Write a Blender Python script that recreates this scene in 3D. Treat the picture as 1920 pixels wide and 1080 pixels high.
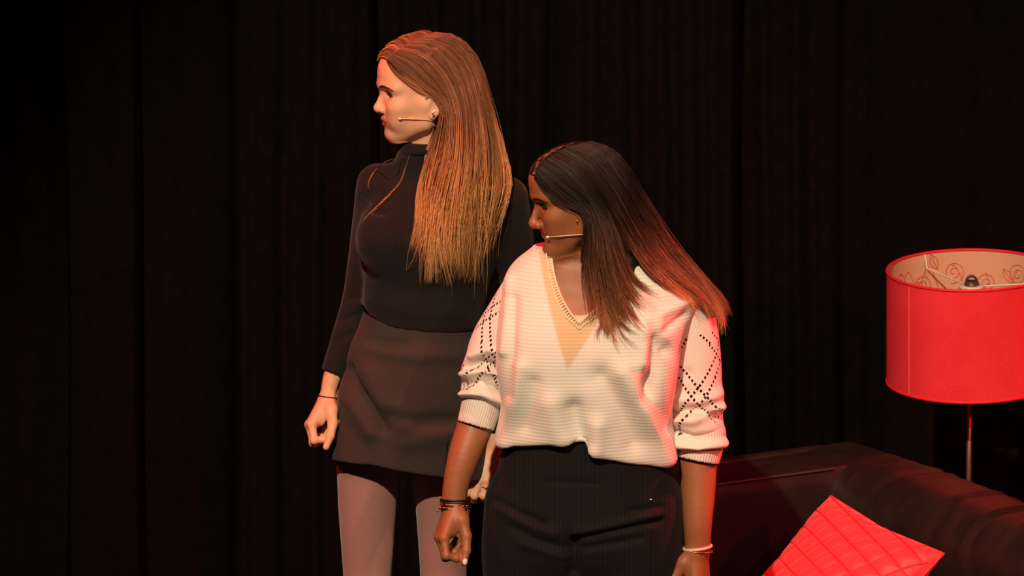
import bpy, math, random
import numpy as np
from mathutils import Vector, Matrix
from mathutils.bvhtree import BVHTree

random.seed(7)
RNG = np.random.default_rng(7)
for o in list(bpy.data.objects):
    bpy.data.objects.remove(o)
scene = bpy.context.scene
COL = scene.collection

# ------------------------------------------------------------------ camera
FPX = 8200.0
PITCH = math.radians(12.0)
CAM = np.array([0.0, -9.0, 3.12])
cd = bpy.data.cameras.new('camera')
cam = bpy.data.objects.new('camera', cd)
COL.objects.link(cam)
cam.location = CAM
cam.rotation_euler = (math.pi / 2 - PITCH, 0, 0)
cd.sensor_width = 36.0
cd.lens = 36.0 * FPX / 1920.0
cd.clip_end = 100
cd.dof.use_dof = True
cd.dof.focus_distance = 9.15
cd.dof.aperture_fstop = 9.0
scene.camera = cam

# ------------------------------------------------------------------ world, stage lights, exposure
w = bpy.data.worlds.new('world')
scene.world = w
w.use_nodes = True
w.node_tree.nodes['Background'].inputs[0].default_value = (1.0, 0.45, 0.35, 1)
w.node_tree.nodes['Background'].inputs[1].default_value = 0.006
vs = scene.view_settings
vs.view_transform = 'Standard'
vs.look = 'None'
vs.exposure = 0.0
vs.gamma = 1.0
vs.use_curve_mapping = False


def spot(name, loc, target, energy, color, size=0.25, angle=30, blend=0.6):
    ld = bpy.data.lights.new(name, 'SPOT')
    ld.energy = energy
    ld.color = color
    ld.shadow_soft_size = size
    ld.spot_size = math.radians(angle)
    ld.spot_blend = blend
    lo = bpy.data.objects.new(name, ld)
    COL.objects.link(lo)
    lo.location = loc
    lo.rotation_euler = (Vector(target) - Vector(loc)).to_track_quat('-Z', 'Y').to_euler()
    return lo


WARM = (1.0, 0.77, 0.53)
RED = (1.0, 0.012, 0.03)
spot('key_spot', (-1.1, -6.0, 5.9), (0.15, 0.0, 1.1), 2300, WARM, 0.06, 27, 0.45)
spot('front_spot', (3.2, -6.4, 5.0), (0.1, 0.0, 1.2), 420, (1.0, 0.64, 0.40), 0.10, 22, 0.5)
spot('red_spot', (-3.6, -1.2, 4.2), (0.0, 0.0, 1.3), 250, RED, 0.12, 34, 0.6)
spot('red_spot', (3.7, 0.9, 3.4), (0.44, -0.25, 1.12), 1600, RED, 0.10, 11, 0.8)
spot('red_spot', (3.9, -4.6, 3.4), (0.85, 0.6, 0.75), 620, RED, 0.12, 22, 0.6)
spot('red_spot', (-0.8, -0.3, 4.7), (-0.05, 0.0, 1.55), 360, RED, 0.12, 26, 0.6)
spot('red_spot', (3.3, 1.35, 3.0), (1.25, 0.55, 0.62), 420, RED, 0.12, 22, 0.7)

# ------------------------------------------------------------------ projection helpers
FW = np.array([0, math.cos(PITCH), -math.sin(PITCH)])
UP = np.array([0, math.sin(PITCH), math.cos(PITCH)])
RT = np.array([1.0, 0, 0])


def ray(px, py):
    return FW + (px - 960) / FPX * RT - (py - 540) / FPX * UP


def at(px, py, Y):
    d = ray(px, py)
    return CAM + d * ((Y - CAM[1]) / d[1])


def proj(P):
    q = np.asarray(P) - CAM
    dz = q @ FW
    return 960 + FPX * (q @ RT) / dz, 540 - FPX * (q @ UP) / dz


def nrm(v):
    v = np.asarray(v, float)
    return v / np.linalg.norm(v)


# ------------------------------------------------------------------ materials
def new_mat(name):
    m = bpy.data.materials.new(name)
    m.use_nodes = True
    return m, m.node_tree.nodes, m.node_tree.links, m.node_tree.nodes['Principled BSDF']


def mat(name, color, rough=0.6, metal=0.0, noise=0.0, nscale=60.0, bump=0.0, bscale=300.0, bdist=0.002,
        sheen=0.0, sss=0.0, spec=0.5, attr=None, coat=0.0, sheen_tint=None):
    m, N, L, b = new_mat(name)
    b.inputs['Roughness'].default_value = rough
    b.inputs['Metallic'].default_value = metal
    b.inputs['Specular IOR Level'].default_value = spec
    b.inputs['Sheen Weight'].default_value = sheen
    b.inputs['Coat Weight'].default_value = coat
    if sheen_tint:
        b.inputs['Sheen Tint'].default_value = (*sheen_tint, 1)
    tc = N.new('ShaderNodeTexCoord')
    base = None
    if attr:
        a = N.new('ShaderNodeAttribute')
        a.attribute_name = attr
        mx = N.new('ShaderNodeMix')
        mx.data_type = 'RGBA'
        mx.blend_type = 'MULTIPLY'
        mx.inputs[0].default_value = 1
        mx.inputs[6].default_value = (*color, 1)
        L.new(a.outputs['Color'], mx.inputs[7])
        base = mx.outputs[2]
    nz = N.new('ShaderNodeTexNoise')
    nz.inputs['Scale'].default_value = nscale
    nz.inputs['Detail'].default_value = 4
    L.new(tc.outputs['Object'], nz.inputs['Vector'])
    mr = N.new('ShaderNodeMapRange')
    mr.inputs['From Min'].default_value = 0.25
    mr.inputs['From Max'].default_value = 0.75
    mr.inputs['To Min'].default_value = 1 - noise
    mr.inputs['To Max'].default_value = 1 + noise
    L.new(nz.outputs['Fac'], mr.inputs['Value'])
    mm = N.new('ShaderNodeMix')
    mm.data_type = 'RGBA'
    mm.blend_type = 'MULTIPLY'
    mm.inputs[0].default_value = 1
    mm.inputs[6].default_value = (*color, 1)
    if base:
        L.new(base, mm.inputs[6])
    L.new(mr.outputs['Result'], mm.inputs[7])
    L.new(mm.outputs[2], b.inputs['Base Color'])
    if sss:
        b.inputs['Subsurface Weight'].default_value = sss
        b.inputs['Subsurface Radius'].default_value = (0.009, 0.0035, 0.002)
        b.inputs['Subsurface Scale'].default_value = 0.6
    if bump:
        n2 = N.new('ShaderNodeTexNoise')
        n2.inputs['Scale'].default_value = bscale
        n2.inputs['Detail'].default_value = 3
        L.new(tc.outputs['Object'], n2.inputs['Vector'])
        bp = N.new('ShaderNodeBump')
        bp.inputs['Strength'].default_value = bump
        bp.inputs['Distance'].default_value = bdist
        L.new(n2.outputs['Fac'], bp.inputs['Height'])
        L.new(bp.outputs['Normal'], b.inputs['Normal'])
    return m


class NT:
    """tiny shader-math helper"""
    def __init__(s, m):
        s.N = m.node_tree.nodes
        s.L = m.node_tree.links

    def m(s, op, a, b=None, c=None):
        n = s.N.new('ShaderNodeMath')
        n.operation = op
        for i, v in enumerate((a, b, c)):
            if v is None:
                continue
            if isinstance(v, (int, float)):
                n.inputs[i].default_value = v
            else:
                s.L.new(v, n.inputs[i])
        return n.outputs[0]


def uv_nodes(nt):
    u = nt.N.new('ShaderNodeUVMap')
    u.uv_map = 'UVMap'
    sp = nt.N.new('ShaderNodeSeparateXYZ')
    nt.L.new(u.outputs[0], sp.inputs[0])
    return sp.outputs[0], sp.outputs[1]


# ------------------------------------------------------------------ mesh helpers
def make_obj(name, V, F, material, parent=None, base=None, uv=None, col=None, smooth=True, mats=None, fmat=None):
    V = np.asarray(V, np.float64)
    if base is not None:
        V = V - np.asarray(base)
    me = bpy.data.meshes.new(name)
    if isinstance(F, np.ndarray):
        nv = F.shape[1]
        me.vertices.add(len(V))
        me.vertices.foreach_set('co', V.astype(np.float32).ravel())
        me.loops.add(F.size)
        me.loops.foreach_set('vertex_index', F.astype(np.int32).ravel())
        me.polygons.add(len(F))
        me.polygons.foreach_set('loop_start', np.arange(0, F.size, nv, dtype=np.int32))
        me.update(calc_edges=True)
        me.validate()
    else:
        me.from_pydata([tuple(v) for v in V], [], F)
        me.update()
    if smooth:
        me.polygons.foreach_set('use_smooth', np.ones(len(me.polygons), bool))
    if uv is not None:
        idx = np.empty(len(me.loops), np.int32)
        me.loops.foreach_get('vertex_index', idx)
        l = me.uv_layers.new(name='UVMap')
        l.data.foreach_set('uv', np.asarray(uv, np.float32)[idx].ravel())
    if col is not None:
        c = np.ones((len(V), 4), np.float32)
        c[:, :3] = col
        ca = me.color_attributes.new('Col', 'FLOAT_COLOR', 'POINT')
        ca.data.foreach_set('color', c.ravel())
    for mm in (mats or [material]):
        me.materials.append(mm)
    if fmat is not None:
        me.polygons.foreach_set('material_index', np.asarray(fmat, np.int32))
    ob = bpy.data.objects.new(name, me)
    COL.objects.link(ob)
    if parent is not None:
        ob.parent = parent
    return ob


def empty(name, loc):
    e = bpy.data.objects.new(name, None)
    COL.objects.link(e)
    e.location = loc
    e.empty_display_size = 0.1
    return e


def tag(o, label, cat=None, group=None, kind=None):
    o['label'] = label
    if cat:
        o['category'] = cat
    if group:
        o['group'] = group
    if kind:
        o['kind'] = kind


def resample(pts, n):
    """Catmull-Rom through pts, n samples spaced by arc length"""
    P = np.asarray(pts, float)
    Q = np.vstack([2 * P[0] - P[1], P, 2 * P[-1] - P[-2]])
    out = []
    for i in range(1, len(Q) - 2):
        t = np.linspace(0, 1, 12, endpoint=False)[:, None]
        a, b, c, d = Q[i - 1], Q[i], Q[i + 1], Q[i + 2]
        out.append(0.5 * (2 * b + (c - a) * t + (2 * a - 5 * b + 4 * c - d) * t ** 2 + (3 * b - a - 3 * c + d) * t ** 3))
    out.append(P[-1:])
    D = np.vstack(out)
    s = np.concatenate([[0], np.cumsum(np.linalg.norm(np.diff(D, axis=0), axis=1))])
    si = np.linspace(0, s[-1], n)
    return np.stack([np.interp(si, s, D[:, k]) for k in range(D.shape[1])], 1)


def tube_arrays(paths, radii, sides=6, cap=True):
    """paths (N,P,3), radii (N,P) or (P,) -> verts, quads"""
    S = np.asarray(paths, float)
    if S.ndim == 2:
        S = S[None]
    N, P, _ = S.shape
    R = np.broadcast_to(np.asarray(radii, float), (N, P))
    T = np.gradient(S, axis=1)
    T /= np.linalg.norm(T, axis=2, keepdims=True) + 1e-12
    ref = np.array([0.31, -0.85, 0.42])
    A = np.cross(T, ref)
    A /= np.linalg.norm(A, axis=2, keepdims=True) + 1e-9
    B = np.cross(T, A)
    ang = np.arange(sides) * 2 * math.pi / sides
    V = S[:, :, None, :] + R[:, :, None, None] * (A[:, :, None, :] * np.cos(ang)[:, None] + B[:, :, None, :] * np.sin(ang)[:, None])
    V = V.reshape(-1, 3)
    i = np.arange(N)[:, None, None]
    p = np.arange(P - 1)[None, :, None]
    k = np.arange(sides)[None, None, :]
    k2 = (k + 1) % sides
    b0 = (i * P + p) * sides
    b1 = (i * P + p + 1) * sides
    F = np.stack([b0 + k, b0 + k2, b1 + k2, b1 + k], -1).reshape(-1, 4)
    return V, F


def join(parts):
    Vs, Fs, o = [], [], 0
    for V, F in parts:
        Vs.append(np.asarray(V))
        Fs.append(np.asarray(F) + o)
        o += len(V)
    return np.vstack(Vs), np.vstack(Fs)


def lathe(profile, seg=32, M=None):
    """profile list of (r,z) -> verts, quads around z"""
    pr = np.asarray(profile, float)
    a = np.arange(seg) * 2 * math.pi / seg
    V = np.stack([pr[:, 0, None] * np.cos(a), pr[:, 0, None] * np.sin(a), np.repeat(pr[:, 1, None], seg, 1)], -1).reshape(-1, 3)
    i = np.arange(len(pr) - 1)[:, None]
    k = np.arange(seg)[None]
    k2 = (k + 1) % seg
    F = np.stack([i * seg + k, i * seg + k2, (i + 1) * seg + k2, (i + 1) * seg + k], -1).reshape(-1, 4)
    if M is not None:
        V = V @ np.asarray(M)[:3, :3].T + np.asarray(M)[:3, 3]
    return V, F


def ball(c, r, seg=12, rings=8, M=None):
    t = np.linspace(0.001, math.pi - 0.001, rings)
    V, F = lathe([(math.sin(x), -math.cos(x)) for x in t], seg)
    V = V * np.asarray(r)
    if M is not None:
        V = V @ np.asarray(M).T
    return V + np.asarray(c), F


def ring(c, axis, R, r, seg=40, sides=6, squash=1.0, up=None):
    axis = nrm(axis)
    a = nrm(np.cross(axis, [0, 1, 0.1]))
    b = np.cross(axis, a)
    th = np.linspace(0, 2 * math.pi, seg + 1)
    P = np.asarray(c) + R * (np.cos(th)[:, None] * a + squash * np.sin(th)[:, None] * b)
    return tube_arrays(P, r, sides)


# ------------------------------------------------------------------ implicit surfaces
def smin(a, b, k):
    h = np.maximum(k - np.abs(a - b), 0) / k
    return np.minimum(a, b) - h * h * k * 0.25


def smax(a, b, k):
    return -smin(-a, -b, k)


class Field:
    def __init__(s):
        s.ops = []

    def _add(s, f, lo, hi, k, op):
        s.ops.append((f, np.asarray(lo, float), np.asarray(hi, float), max(k, 1e-4), op))
        return s

    def cone(s, a, b, ra, rb, k=0.01, op='u', flat=1.0, grow=0.0):
        a = np.asarray(a, float)
        b = np.asarray(b, float)
        ra += grow
        rb += grow
        d = b - a
        dd = max(float(d @ d), 1e-12)
        r = max(ra, rb)
        lo = np.minimum(a, b) - r
        hi = np.maximum(a, b) + r

        def f(X, Y, Z):
            t = np.clip(((X - a[0]) * d[0] + (Y - a[1]) * d[1] + (Z - a[2]) * d[2]) / dd, 0, 1)
            ey = (Y - a[1] - t * d[1]) / flat
            return np.sqrt((X - a[0] - t * d[0]) ** 2 + ey ** 2 + (Z - a[2] - t * d[2]) ** 2) - (ra + t * (rb - ra))
        return s._add(f, lo, hi, k, op)

    def chain(s, pts, k=0.01, op='u', flat=1.0, grow=0.0):
        """pts: list of (xyz, r): one smooth limb through all the points"""
        Q = np.array([[*p, r] for p, r in pts], float)
        if len(Q) > 2:
            Q = resample(Q, 5 * (len(Q) - 1) + 1)
        P, R = Q[:, :3], Q[:, 3] + grow
        lo = (P - R[:, None]).min(0)
        hi = (P + R[:, None]).max(0)

        def f(X, Y, Z):
            best = None
            for a, b, ra, rb in zip(P[:-1], P[1:], R[:-1], R[1:]):
                d = b - a
                t = np.clip(((X - a[0]) * d[0] + (Y - a[1]) * d[1] + (Z - a[2]) * d[2]) / (d @ d), 0, 1)
                q = np.sqrt((X - a[0] - t * d[0]) ** 2 + ((Y - a[1] - t * d[1]) / flat) ** 2 + (Z - a[2] - t * d[2]) ** 2) - (ra + t * (rb - ra))
                best = q if best is None else np.minimum(best, q)
            return best
        return s._add(f, lo, hi, k, op)

    def ell(s, c, rad, k=0.01, op='u', R=None, grow=0.0):
        c = np.asarray(c, float)
        rad = np.asarray(rad, float) + grow
        R = np.eye(3) if R is None else np.asarray(R, float)      # columns = axes
        ext = np.sqrt(((R * rad) ** 2).sum(1))

        def f(X, Y, Z):
            x, y, z = X - c[0], Y - c[1], Z - c[2]
            l = [(x * R[0, i] + y * R[1, i] + z * R[2, i]) / rad[i] for i in range(3)]
            k0 = np.sqrt(l[0] ** 2 + l[1] ** 2 + l[2] ** 2)
            k1 = np.sqrt((l[0] / rad[0]) ** 2 + (l[1] / rad[1]) ** 2 + (l[2] / rad[2]) ** 2)
            return k0 * (k0 - 1) / (k1 + 1e-9)
        return s._add(f, c - ext, c + ext, k, op)

    def loft(s, z, xl, xr, yc, ry, k=0.01, op='u', n=2.2, grow=0.0, frame=None):
        """horizontal superellipse sections; arrays indexed by rising z"""
        z, xl, xr, yc, ry = [np.asarray(v, float) for v in (z, xl, xr, yc, ry)]
        o = np.argsort(z)
        z, xl, xr, yc, ry = z[o], xl[o], xr[o], yc[o], ry[o]
        zz = np.linspace(z[0], z[-1], 160)
        sm = lambda v: np.convolve(np.pad(np.interp(zz, z, v), 7, mode='edge'), np.hanning(17)[1:-1] / np.hanning(17)[1:-1].sum(), 'valid')
        XL, XR, YC, RY = sm(xl), sm(xr), sm(yc), sm(ry)
        if frame is None:
            O, R = np.zeros(3), np.eye(3)
        else:
            O, R = frame
        cs = np.array([[x, y, q] for q in (zz[0], zz[-1]) for x in (XL.min() - .02, XR.max() + .02)
                       for y in ((YC - RY).min() - .02, (YC + RY).max() + .02)]) @ R.T + O

        def f(X, Y, Z):
            x, y, q = X - O[0], Y - O[1], Z - O[2]
            if frame is not None:
                x, y, q = [x * R[0, i] + y * R[1, i] + q * R[2, i] for i in range(3)]
            g = lambda v: np.interp(q, zz, v)
            a, b = g(XL), g(XR)
            rx = (b - a) / 2 + grow
            r2 = g(RY) + grow
            u = np.abs(x - (a + b) / 2) / rx
            v = np.abs(y - g(YC)) / r2
            d = ((u ** n + v ** n) ** (1 / n) - 1) * np.minimum(rx, r2)
            return np.maximum(d, np.maximum(q - zz[-1] - grow, zz[0] - grow - q))
        return s._add(f, cs.min(0), cs.max(0), k, op)

    def custom(s, f, lo, hi, k=0.005, op='s'):
        return s._add(f, lo, hi, k, op)

    def mesh(s, lo, hi, h):
        lo = np.asarray(lo, float)
        hi = np.asarray(hi, float)
        n = np.ceil((hi - lo) / h).astype(int) + 1
        ax = [lo[i] + h * np.arange(n[i]) for i in range(3)]
        D = np.full(n, 0.05, np.float64)
        for f, plo, phi, k, op in s.ops:
            m = k + 3 * h
            i0 = np.clip(np.floor((plo - m - lo) / h).astype(int), 0, n)
            i1 = np.clip(np.ceil((phi + m - lo) / h).astype(int) + 1, 0, n)
            if np.any(i1 <= i0):
                continue
            sl = tuple(slice(a, b) for a, b in zip(i0, i1))
            d = f(ax[0][sl[0]][:, None, None], ax[1][sl[1]][None, :, None], ax[2][sl[2]][None, None, :])
            cur = D[sl]
            if op == 'u':
                D[sl] = smin(cur, d, k)
            elif op == 's':
                D[sl] = smax(cur, -d, k)
            elif op == 'i':
                D[sl] = smax(cur, d, k)
        return surface_nets(D, lo, h)


def surface_nets(D, lo, h):
    S = D < 0
    nx, ny, nz = [v - 1 for v in D.shape]
    cnt = np.zeros((nx, ny, nz), np.int8)
    for a in (0, 1):
        for b in (0, 1):
            for c in (0, 1):
                cnt += S[a:nx + a, b:ny + b, c:nz + c]
    act = (cnt > 0) & (cnt < 8)
    I = np.argwhere(act)
    idx = np.full(act.shape, -1, np.int64)
    idx[act] = np.arange(len(I))
    corner = [(a, b, c) for a in (0, 1) for b in (0, 1) for c in (0, 1)]
    val = {q: D[I[:, 0] + q[0], I[:, 1] + q[1], I[:, 2] + q[2]] for q in corner}
    acc = np.zeros((len(I), 3))
    nn = np.zeros(len(I))
    for q in corner:
        for ax in range(3):
            if q[ax] == 0:
                q2 = list(q)
                q2[ax] = 1
                a, b = val[q], val[tuple(q2)]
                cr = (a < 0) != (b < 0)
                t = np.where(cr, a / np.where(np.abs(a - b) < 1e-12, 1, a - b), 0)
                p = np.array(q, float)[None].repeat(len(I), 0)
                p[:, ax] = t
                acc += p * cr[:, None]
                nn += cr
    V = lo + h * (I + acc / nn[:, None])
    quads = []
    for ax in range(3):
        u, v = [(1, 2), (2, 0), (0, 1)][ax]
        sh = [slice(None)] * 3
        a = S.take(range(0, S.shape[ax] - 1), ax)
        b = S.take(range(1, S.shape[ax]), ax)
        E = np.argwhere(a != b)
        ok = (E[:, u] > 0) & (E[:, v] > 0) & (E[:, u] < S.shape[u] - 1) & (E[:, v] < S.shape[v] - 1)
        E = E[ok]
        e = [E.copy() for _ in range(4)]
        e[1][:, u] -= 1
        e[2][:, u] -= 1
        e[2][:, v] -= 1
        e[3][:, v] -= 1
        q = np.stack([idx[x[:, 0], x[:, 1], x[:, 2]] for x in e], 1)
        flip = ~a[E[:, 0], E[:, 1], E[:, 2]]
        q[flip] = q[flip][:, ::-1]
        quads.append(q)
    return V, np.vstack(quads)


def vnormals(V, F):
    n = np.cross(V[F[:, 2]] - V[F[:, 0]], V[F[:, 3]] - V[F[:, 1]])
    N = np.zeros_like(V)
    for i in range(4):
        np.add.at(N, F[:, i], n)
    return N / (np.linalg.norm(N, axis=1, keepdims=True) + 1e-12)


def relax(V, F, it=1, lam=0.5):
    for _ in range(it):
        A = np.zeros_like(V)
        c = np.zeros(len(V))
        for i in range(4):
            a, b = F[:, i], F[:, (i + 1) % 4]
            np.add.at(A, a, V[b])
            np.add.at(A, b, V[a])
            np.add.at(c, a, 1)
            np.add.at(c, b, 1)
        V = V + lam * (A / np.maximum(c, 1)[:, None] - V)
    return V


def seg_dist(px, py, poly):
    d = np.full(px.shape, 1e9)
    for (x0, y0), (x1, y1) in zip(poly[:-1], poly[1:]):
        dx, dy = x1 - x0, y1 - y0
        t = np.clip(((px - x0) * dx + (py - y0) * dy) / (dx * dx + dy * dy + 1e-9), 0, 1)
        d = np.minimum(d, np.hypot(px - x0 - t * dx, py - y0 - t * dy))
    return d


def folds(V, F, lst):
    """raise (amp>0) or sink folds along lines on the camera side of a garment; widths in pixels"""
    N = vnormals(V, F)
    px, py = proj(V)
    front = np.clip(-(N @ FW) * 2.0, 0, 1)
    dsp = np.zeros(len(V))
    for poly, amp, wd in lst:
        dsp += amp * np.exp(-(seg_dist(px, py, poly) / wd) ** 2)
    return V + N * (dsp * front)[:, None]


def bvh(*VF):
    V, F = join(VF)
    return BVHTree.FromPolygons([tuple(v) for v in V], [tuple(f) for f in F])


def hit(tree, px, py):
    d = nrm(ray(px, py))
    loc, n, i, dist = tree.ray_cast(Vector(CAM), Vector(d))
    return None if loc is None else np.array(loc)


def onsurf(tree, px, py, lift, Yfall):
    p = hit(tree, px, py)
    if p is None:
        p = at(px, py, Yfall)
    return p - nrm(ray(px, py)) * lift

# ================================================================== SETTING
M_floor = mat('stage_floor_black', (0.010, 0.009, 0.009), 0.7, noise=0.3, nscale=8, bump=0.2, bscale=80)
M_wall = mat('wall_black', (0.012, 0.011, 0.011), 0.9, noise=0.2, nscale=5)


def box_arrays(c, s):
    c = np.asarray(c, float)
    s = np.asarray(s, float) / 2
    V = np.array([[x, y, z] for x in (-1, 1) for y in (-1, 1) for z in (-1, 1)], float) * s + c
    F = np.array([[0, 1, 3, 2], [4, 6, 7, 5], [0, 4, 5, 1], [2, 3, 7, 6], [0, 2, 6, 4], [1, 5, 7, 3]])
    return V, F


o = make_obj('floor', *box_arrays((0, -2.0, -0.05), (14, 14, 0.1)), M_floor, smooth=False)
tag(o, 'matte black stage floor under the actors and sofa', kind='structure')
o = make_obj('wall_back', *box_arrays((0, 3.0, 2.6), (14, 0.1, 5.2)), M_wall, smooth=False)
tag(o, 'black back wall behind the stage curtains', kind='structure')

M_curtain = mat('curtain_black_cloth', (0.0046, 0.0034, 0.0028), 0.95, noise=0.35, nscale=25, bump=0.3, bscale=900, bdist=0.001, sheen=0.0, spec=0.05)


def curtain(x0t, x0b, x1t, x1b, Y, seed, label, ntuck=3, depth=0.05, tk=0.0):
    """one hanging drop of cloth: x limits (in photo pixels at the drop's plane) at top and bottom"""
    r = np.random.default_rng(seed)
    zt, zb = 4.9, 0.012
    xl0, xr0 = at(x0t, 0, Y)[0], at(x1t, 0, Y)[0]
    xl1, xr1 = at(x0b, 1080, Y)[0], at(x1b, 1080, Y)[0]
    z0, z1 = at(960, 0, Y)[2], at(960, 1080, Y)[2]
    nu, nv = 90, 40
    u = np.linspace(0, 1, nu)
    ph = r.uniform(0, 6.28, 3)
    prof = depth * (0.55 * np.sin(math.pi * u) ** 0.7 + 0.25 * np.sin(2 * math.pi * ntuck * u + ph[0]) * np.sin(math.pi * u)
                    + 0.10 * np.sin(2 * math.pi * (ntuck * 2.3) * u + ph[1]))
    tuck = tk * (np.exp(-(u / 0.03) ** 2) + np.exp(-((1 - u) / 0.03) ** 2))
    V = []
    for z in np.linspace(zb, zt, nv):
        t = (z - z0) / (z1 - z0)
        xl = xl0 + t * (xl1 - xl0)
        xr = xr0 + t * (xr1 - xr0)
        wob = 0.006 * np.sin(3 * z + ph[2] + 5 * u)
        V.append(np.stack([xl + (xr - xl) * u + wob, Y - prof * (1 + 0.25 * (2.5 - z) / 2.5) + tuck, np.full(nu, z)], 1))
    V = np.vstack(V)
    i = np.arange(nv - 1)[:, None]
    k = np.arange(nu - 1)[None]
    F = np.stack([i * nu + k, i * nu + k + 1, (i + 1) * nu + k + 1, (i + 1) * nu + k], -1).reshape(-1, 4)
    V2 = V + np.array([0, 0.006, 0])
    F2 = F[:, ::-1] + len(V)
    o = make_obj('stage_curtain', np.vstack([V, V2]), np.vstack([F, F2]), M_curtain)
    tag(o, label, 'curtain', 'black stage curtain drops')


BACK, FRONT = 1.86, 1.72
curtain(-760, -760, 132, 142, BACK, 1, 'black curtain drop at the far left edge of the photo', 5, 0.08)
curtain(114, 128, 250, 272, FRONT, 2, 'narrow flat black curtain drop, second from the left edge', 1, 0.03, 0.04)
curtain(232, 256, 430, 436, BACK, 3, 'black curtain drop left of the dark gap beside the skirted woman', 1, 0.05)
curtain(428, 422, 700, 700, FRONT, 4, 'black curtain drop directly left of the long-haired woman in black', 3, 0.06, 0.04)
curtain(680, 680, 1050, 1046, BACK, 5, 'black curtain drop behind the woman in the black jumper', 4, 0.07)
curtain(1030, 1030, 1390, 1386, FRONT, 6, 'black curtain drop behind the woman in the white jumper', 4, 0.06, 0.04)
curtain(1370, 1366, 1680, 1680, BACK, 7, 'black curtain drop between the white jumper and the red lampshade', 3, 0.07)
curtain(1660, 1660, 2700, 2700, FRONT, 8, 'black curtain drop behind the red lampshade at the right edge', 7, 0.06, 0.04)

# ------------------------------------------------------------------ sofa
M_leather = mat('leather_black', (0.018, 0.0125, 0.0105), 0.38, noise=0.35, nscale=14, bump=0.28, bscale=420, bdist=0.0015, spec=0.5)
M_stitch = mat('stitch_dark', (0.035, 0.026, 0.022), 0.6)
M_dark_metal = mat('metal_dark', (0.05, 0.045, 0.04), 0.35, metal=0.9)
SA = np.array([math.cos(math.radians(208)), math.sin(math.radians(208)), 0])      # along the arm, away from the corner
SB = np.array([math.cos(math.radians(302)), math.sin(math.radians(302)), 0])      # along the back, away from the corner
SC = at(1622, 818, 0.95)                                                          # top of the outer corner
SH = SC[2]
SC = np.array([SC[0], SC[1], 0.0])
sofa = empty('leather_sofa', tuple(SC))
tag(sofa, 'black leather sofa with wide arm and rounded wrinkled back in front of lamp', 'sofa')


def sweep(o, dl, ds, L, T, z0, z1, rad, nl=40, name='x', disp=None, crown=0.0, rad2=None):
    """rounded bar: length along dl, thickness along ds, height z0..z1, corner radius rad (inner side rad2)"""
    rad2 = rad if rad2 is None else rad2
    prof = []
    for cx, cz, a0, r in ((T - rad2, z1 - rad2, 0, rad2), (rad, z1 - rad, 90, rad), (0.02, z0 + 0.02, 180, 0.02), (T - 0.02, z0 + 0.02, 270, 0.02)):
        for a in np.linspace(a0, a0 + 90, 9):
            prof.append((cx + r * math.cos(math.radians(a)), cz + r * math.sin(math.radians(a))))
    P = resample(np.vstack([prof, prof[:1]]), 97)[:-1]
    n = len(P)
    tg = np.roll(P, -1, 0) - np.roll(P, 1, 0)
    nr = np.stack([tg[:, 1], -tg[:, 0]], 1)
    nr /= np.linalg.norm(nr, axis=1, keepdims=True)
    ls = np.concatenate([[0, 0.004, 0.012], np.linspace(0.025, L - 0.025, nl), [L - 0.012, L - 0.004, L]])
    shr = np.concatenate([[0.025, 0.012, 0.004], np.zeros(nl), [0.004, 0.012, 0.025]])
    V = []
    for l, sh in zip(ls, shr):
        d = np.full(n, -sh)
        if disp is not None:
            d = d + disp(l, P)
        q = P + nr * d[:, None]
        V.append(o + dl * l + ds * q[:, :1] + np.array([0, 0, 1]) * q[:, 1:])
    V = np.vstack(V)
    i = np.arange(len(ls) - 1)[:, None]
    k = np.arange(n)[None]
    k2 = (k + 1) % n
    F = np.stack([i * n + k, i * n + k2, (i + 1) * n + k2, (i + 1) * n + k], -1).reshape(-1, 4)
    if np.dot(np.cross(dl, ds), [0, 0, 1]) > 0:
        F = F[:, ::-1]
    F = [tuple(f) for f in F]
    F.append(tuple(range(n)))
    F.append(tuple(range(len(V) - n, len(V))))
    return V, F


WR = [(0.20, 0.10, 0.004), (0.27, -0.05, 0.005), (0.33, 0.2, 0.006), (0.41, 0.1, 0.006), (0.47, 0.0, 0.005), (0.56, 0.25, 0.006),
      (0.63, 0.0, 0.007), (0.71, 0.1, 0.008), (0.80, -0.1, 0.006), (0.9, 0.2, 0.007), (1.05, 0.0, 0.006), (1.2, 0.1, 0.007), (1.4, 0.0, 0.006)]


def back_wrinkle(l, P):
    s, z = P[:, 0], P[:, 1]
    side = np.clip((z - SH + 0.35) / 0.2, 0, 1) * np.clip((0.30 - (SH - z)) / 0.06, 0, 1)
    d = np.zeros(len(P))
    for l0, sl, a in WR:
        c = l0 + sl * (SH - z) + 0.012 * np.sin(25 * z + l0 * 30)
        x = (l - c)
        d += 0.8 * a * (np.exp(-(x / 0.007) ** 2) - 0.9 * np.exp(-((x - 0.012) / 0.008) ** 2)) * (s > 0.03)
    return d * side + 0.005 * np.sin(l * 5.0)


ARM_T, BACK_T = 0.21, 0.25
V, F = sweep(SC, SB, SA, 2.0, BACK_T, 0.10, SH, 0.075, 130, disp=back_wrinkle, rad2=0.11)
make_obj('backrest', V, F, M_leather, sofa, SC)
V, F = sweep(SC + SA * (BACK_T - 0.145) + SB * 0.03, SA, SB, 0.775, ARM_T - 0.03, 0.10, SH - 0.004, 0.03, 40,
             disp=lambda l, P: 0.002 * np.sin(l * 9 + P[:, 0] * 20), rad2=0.018)
arm = make_obj('armrest', V, F, M_leather, sofa, SC)
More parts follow.
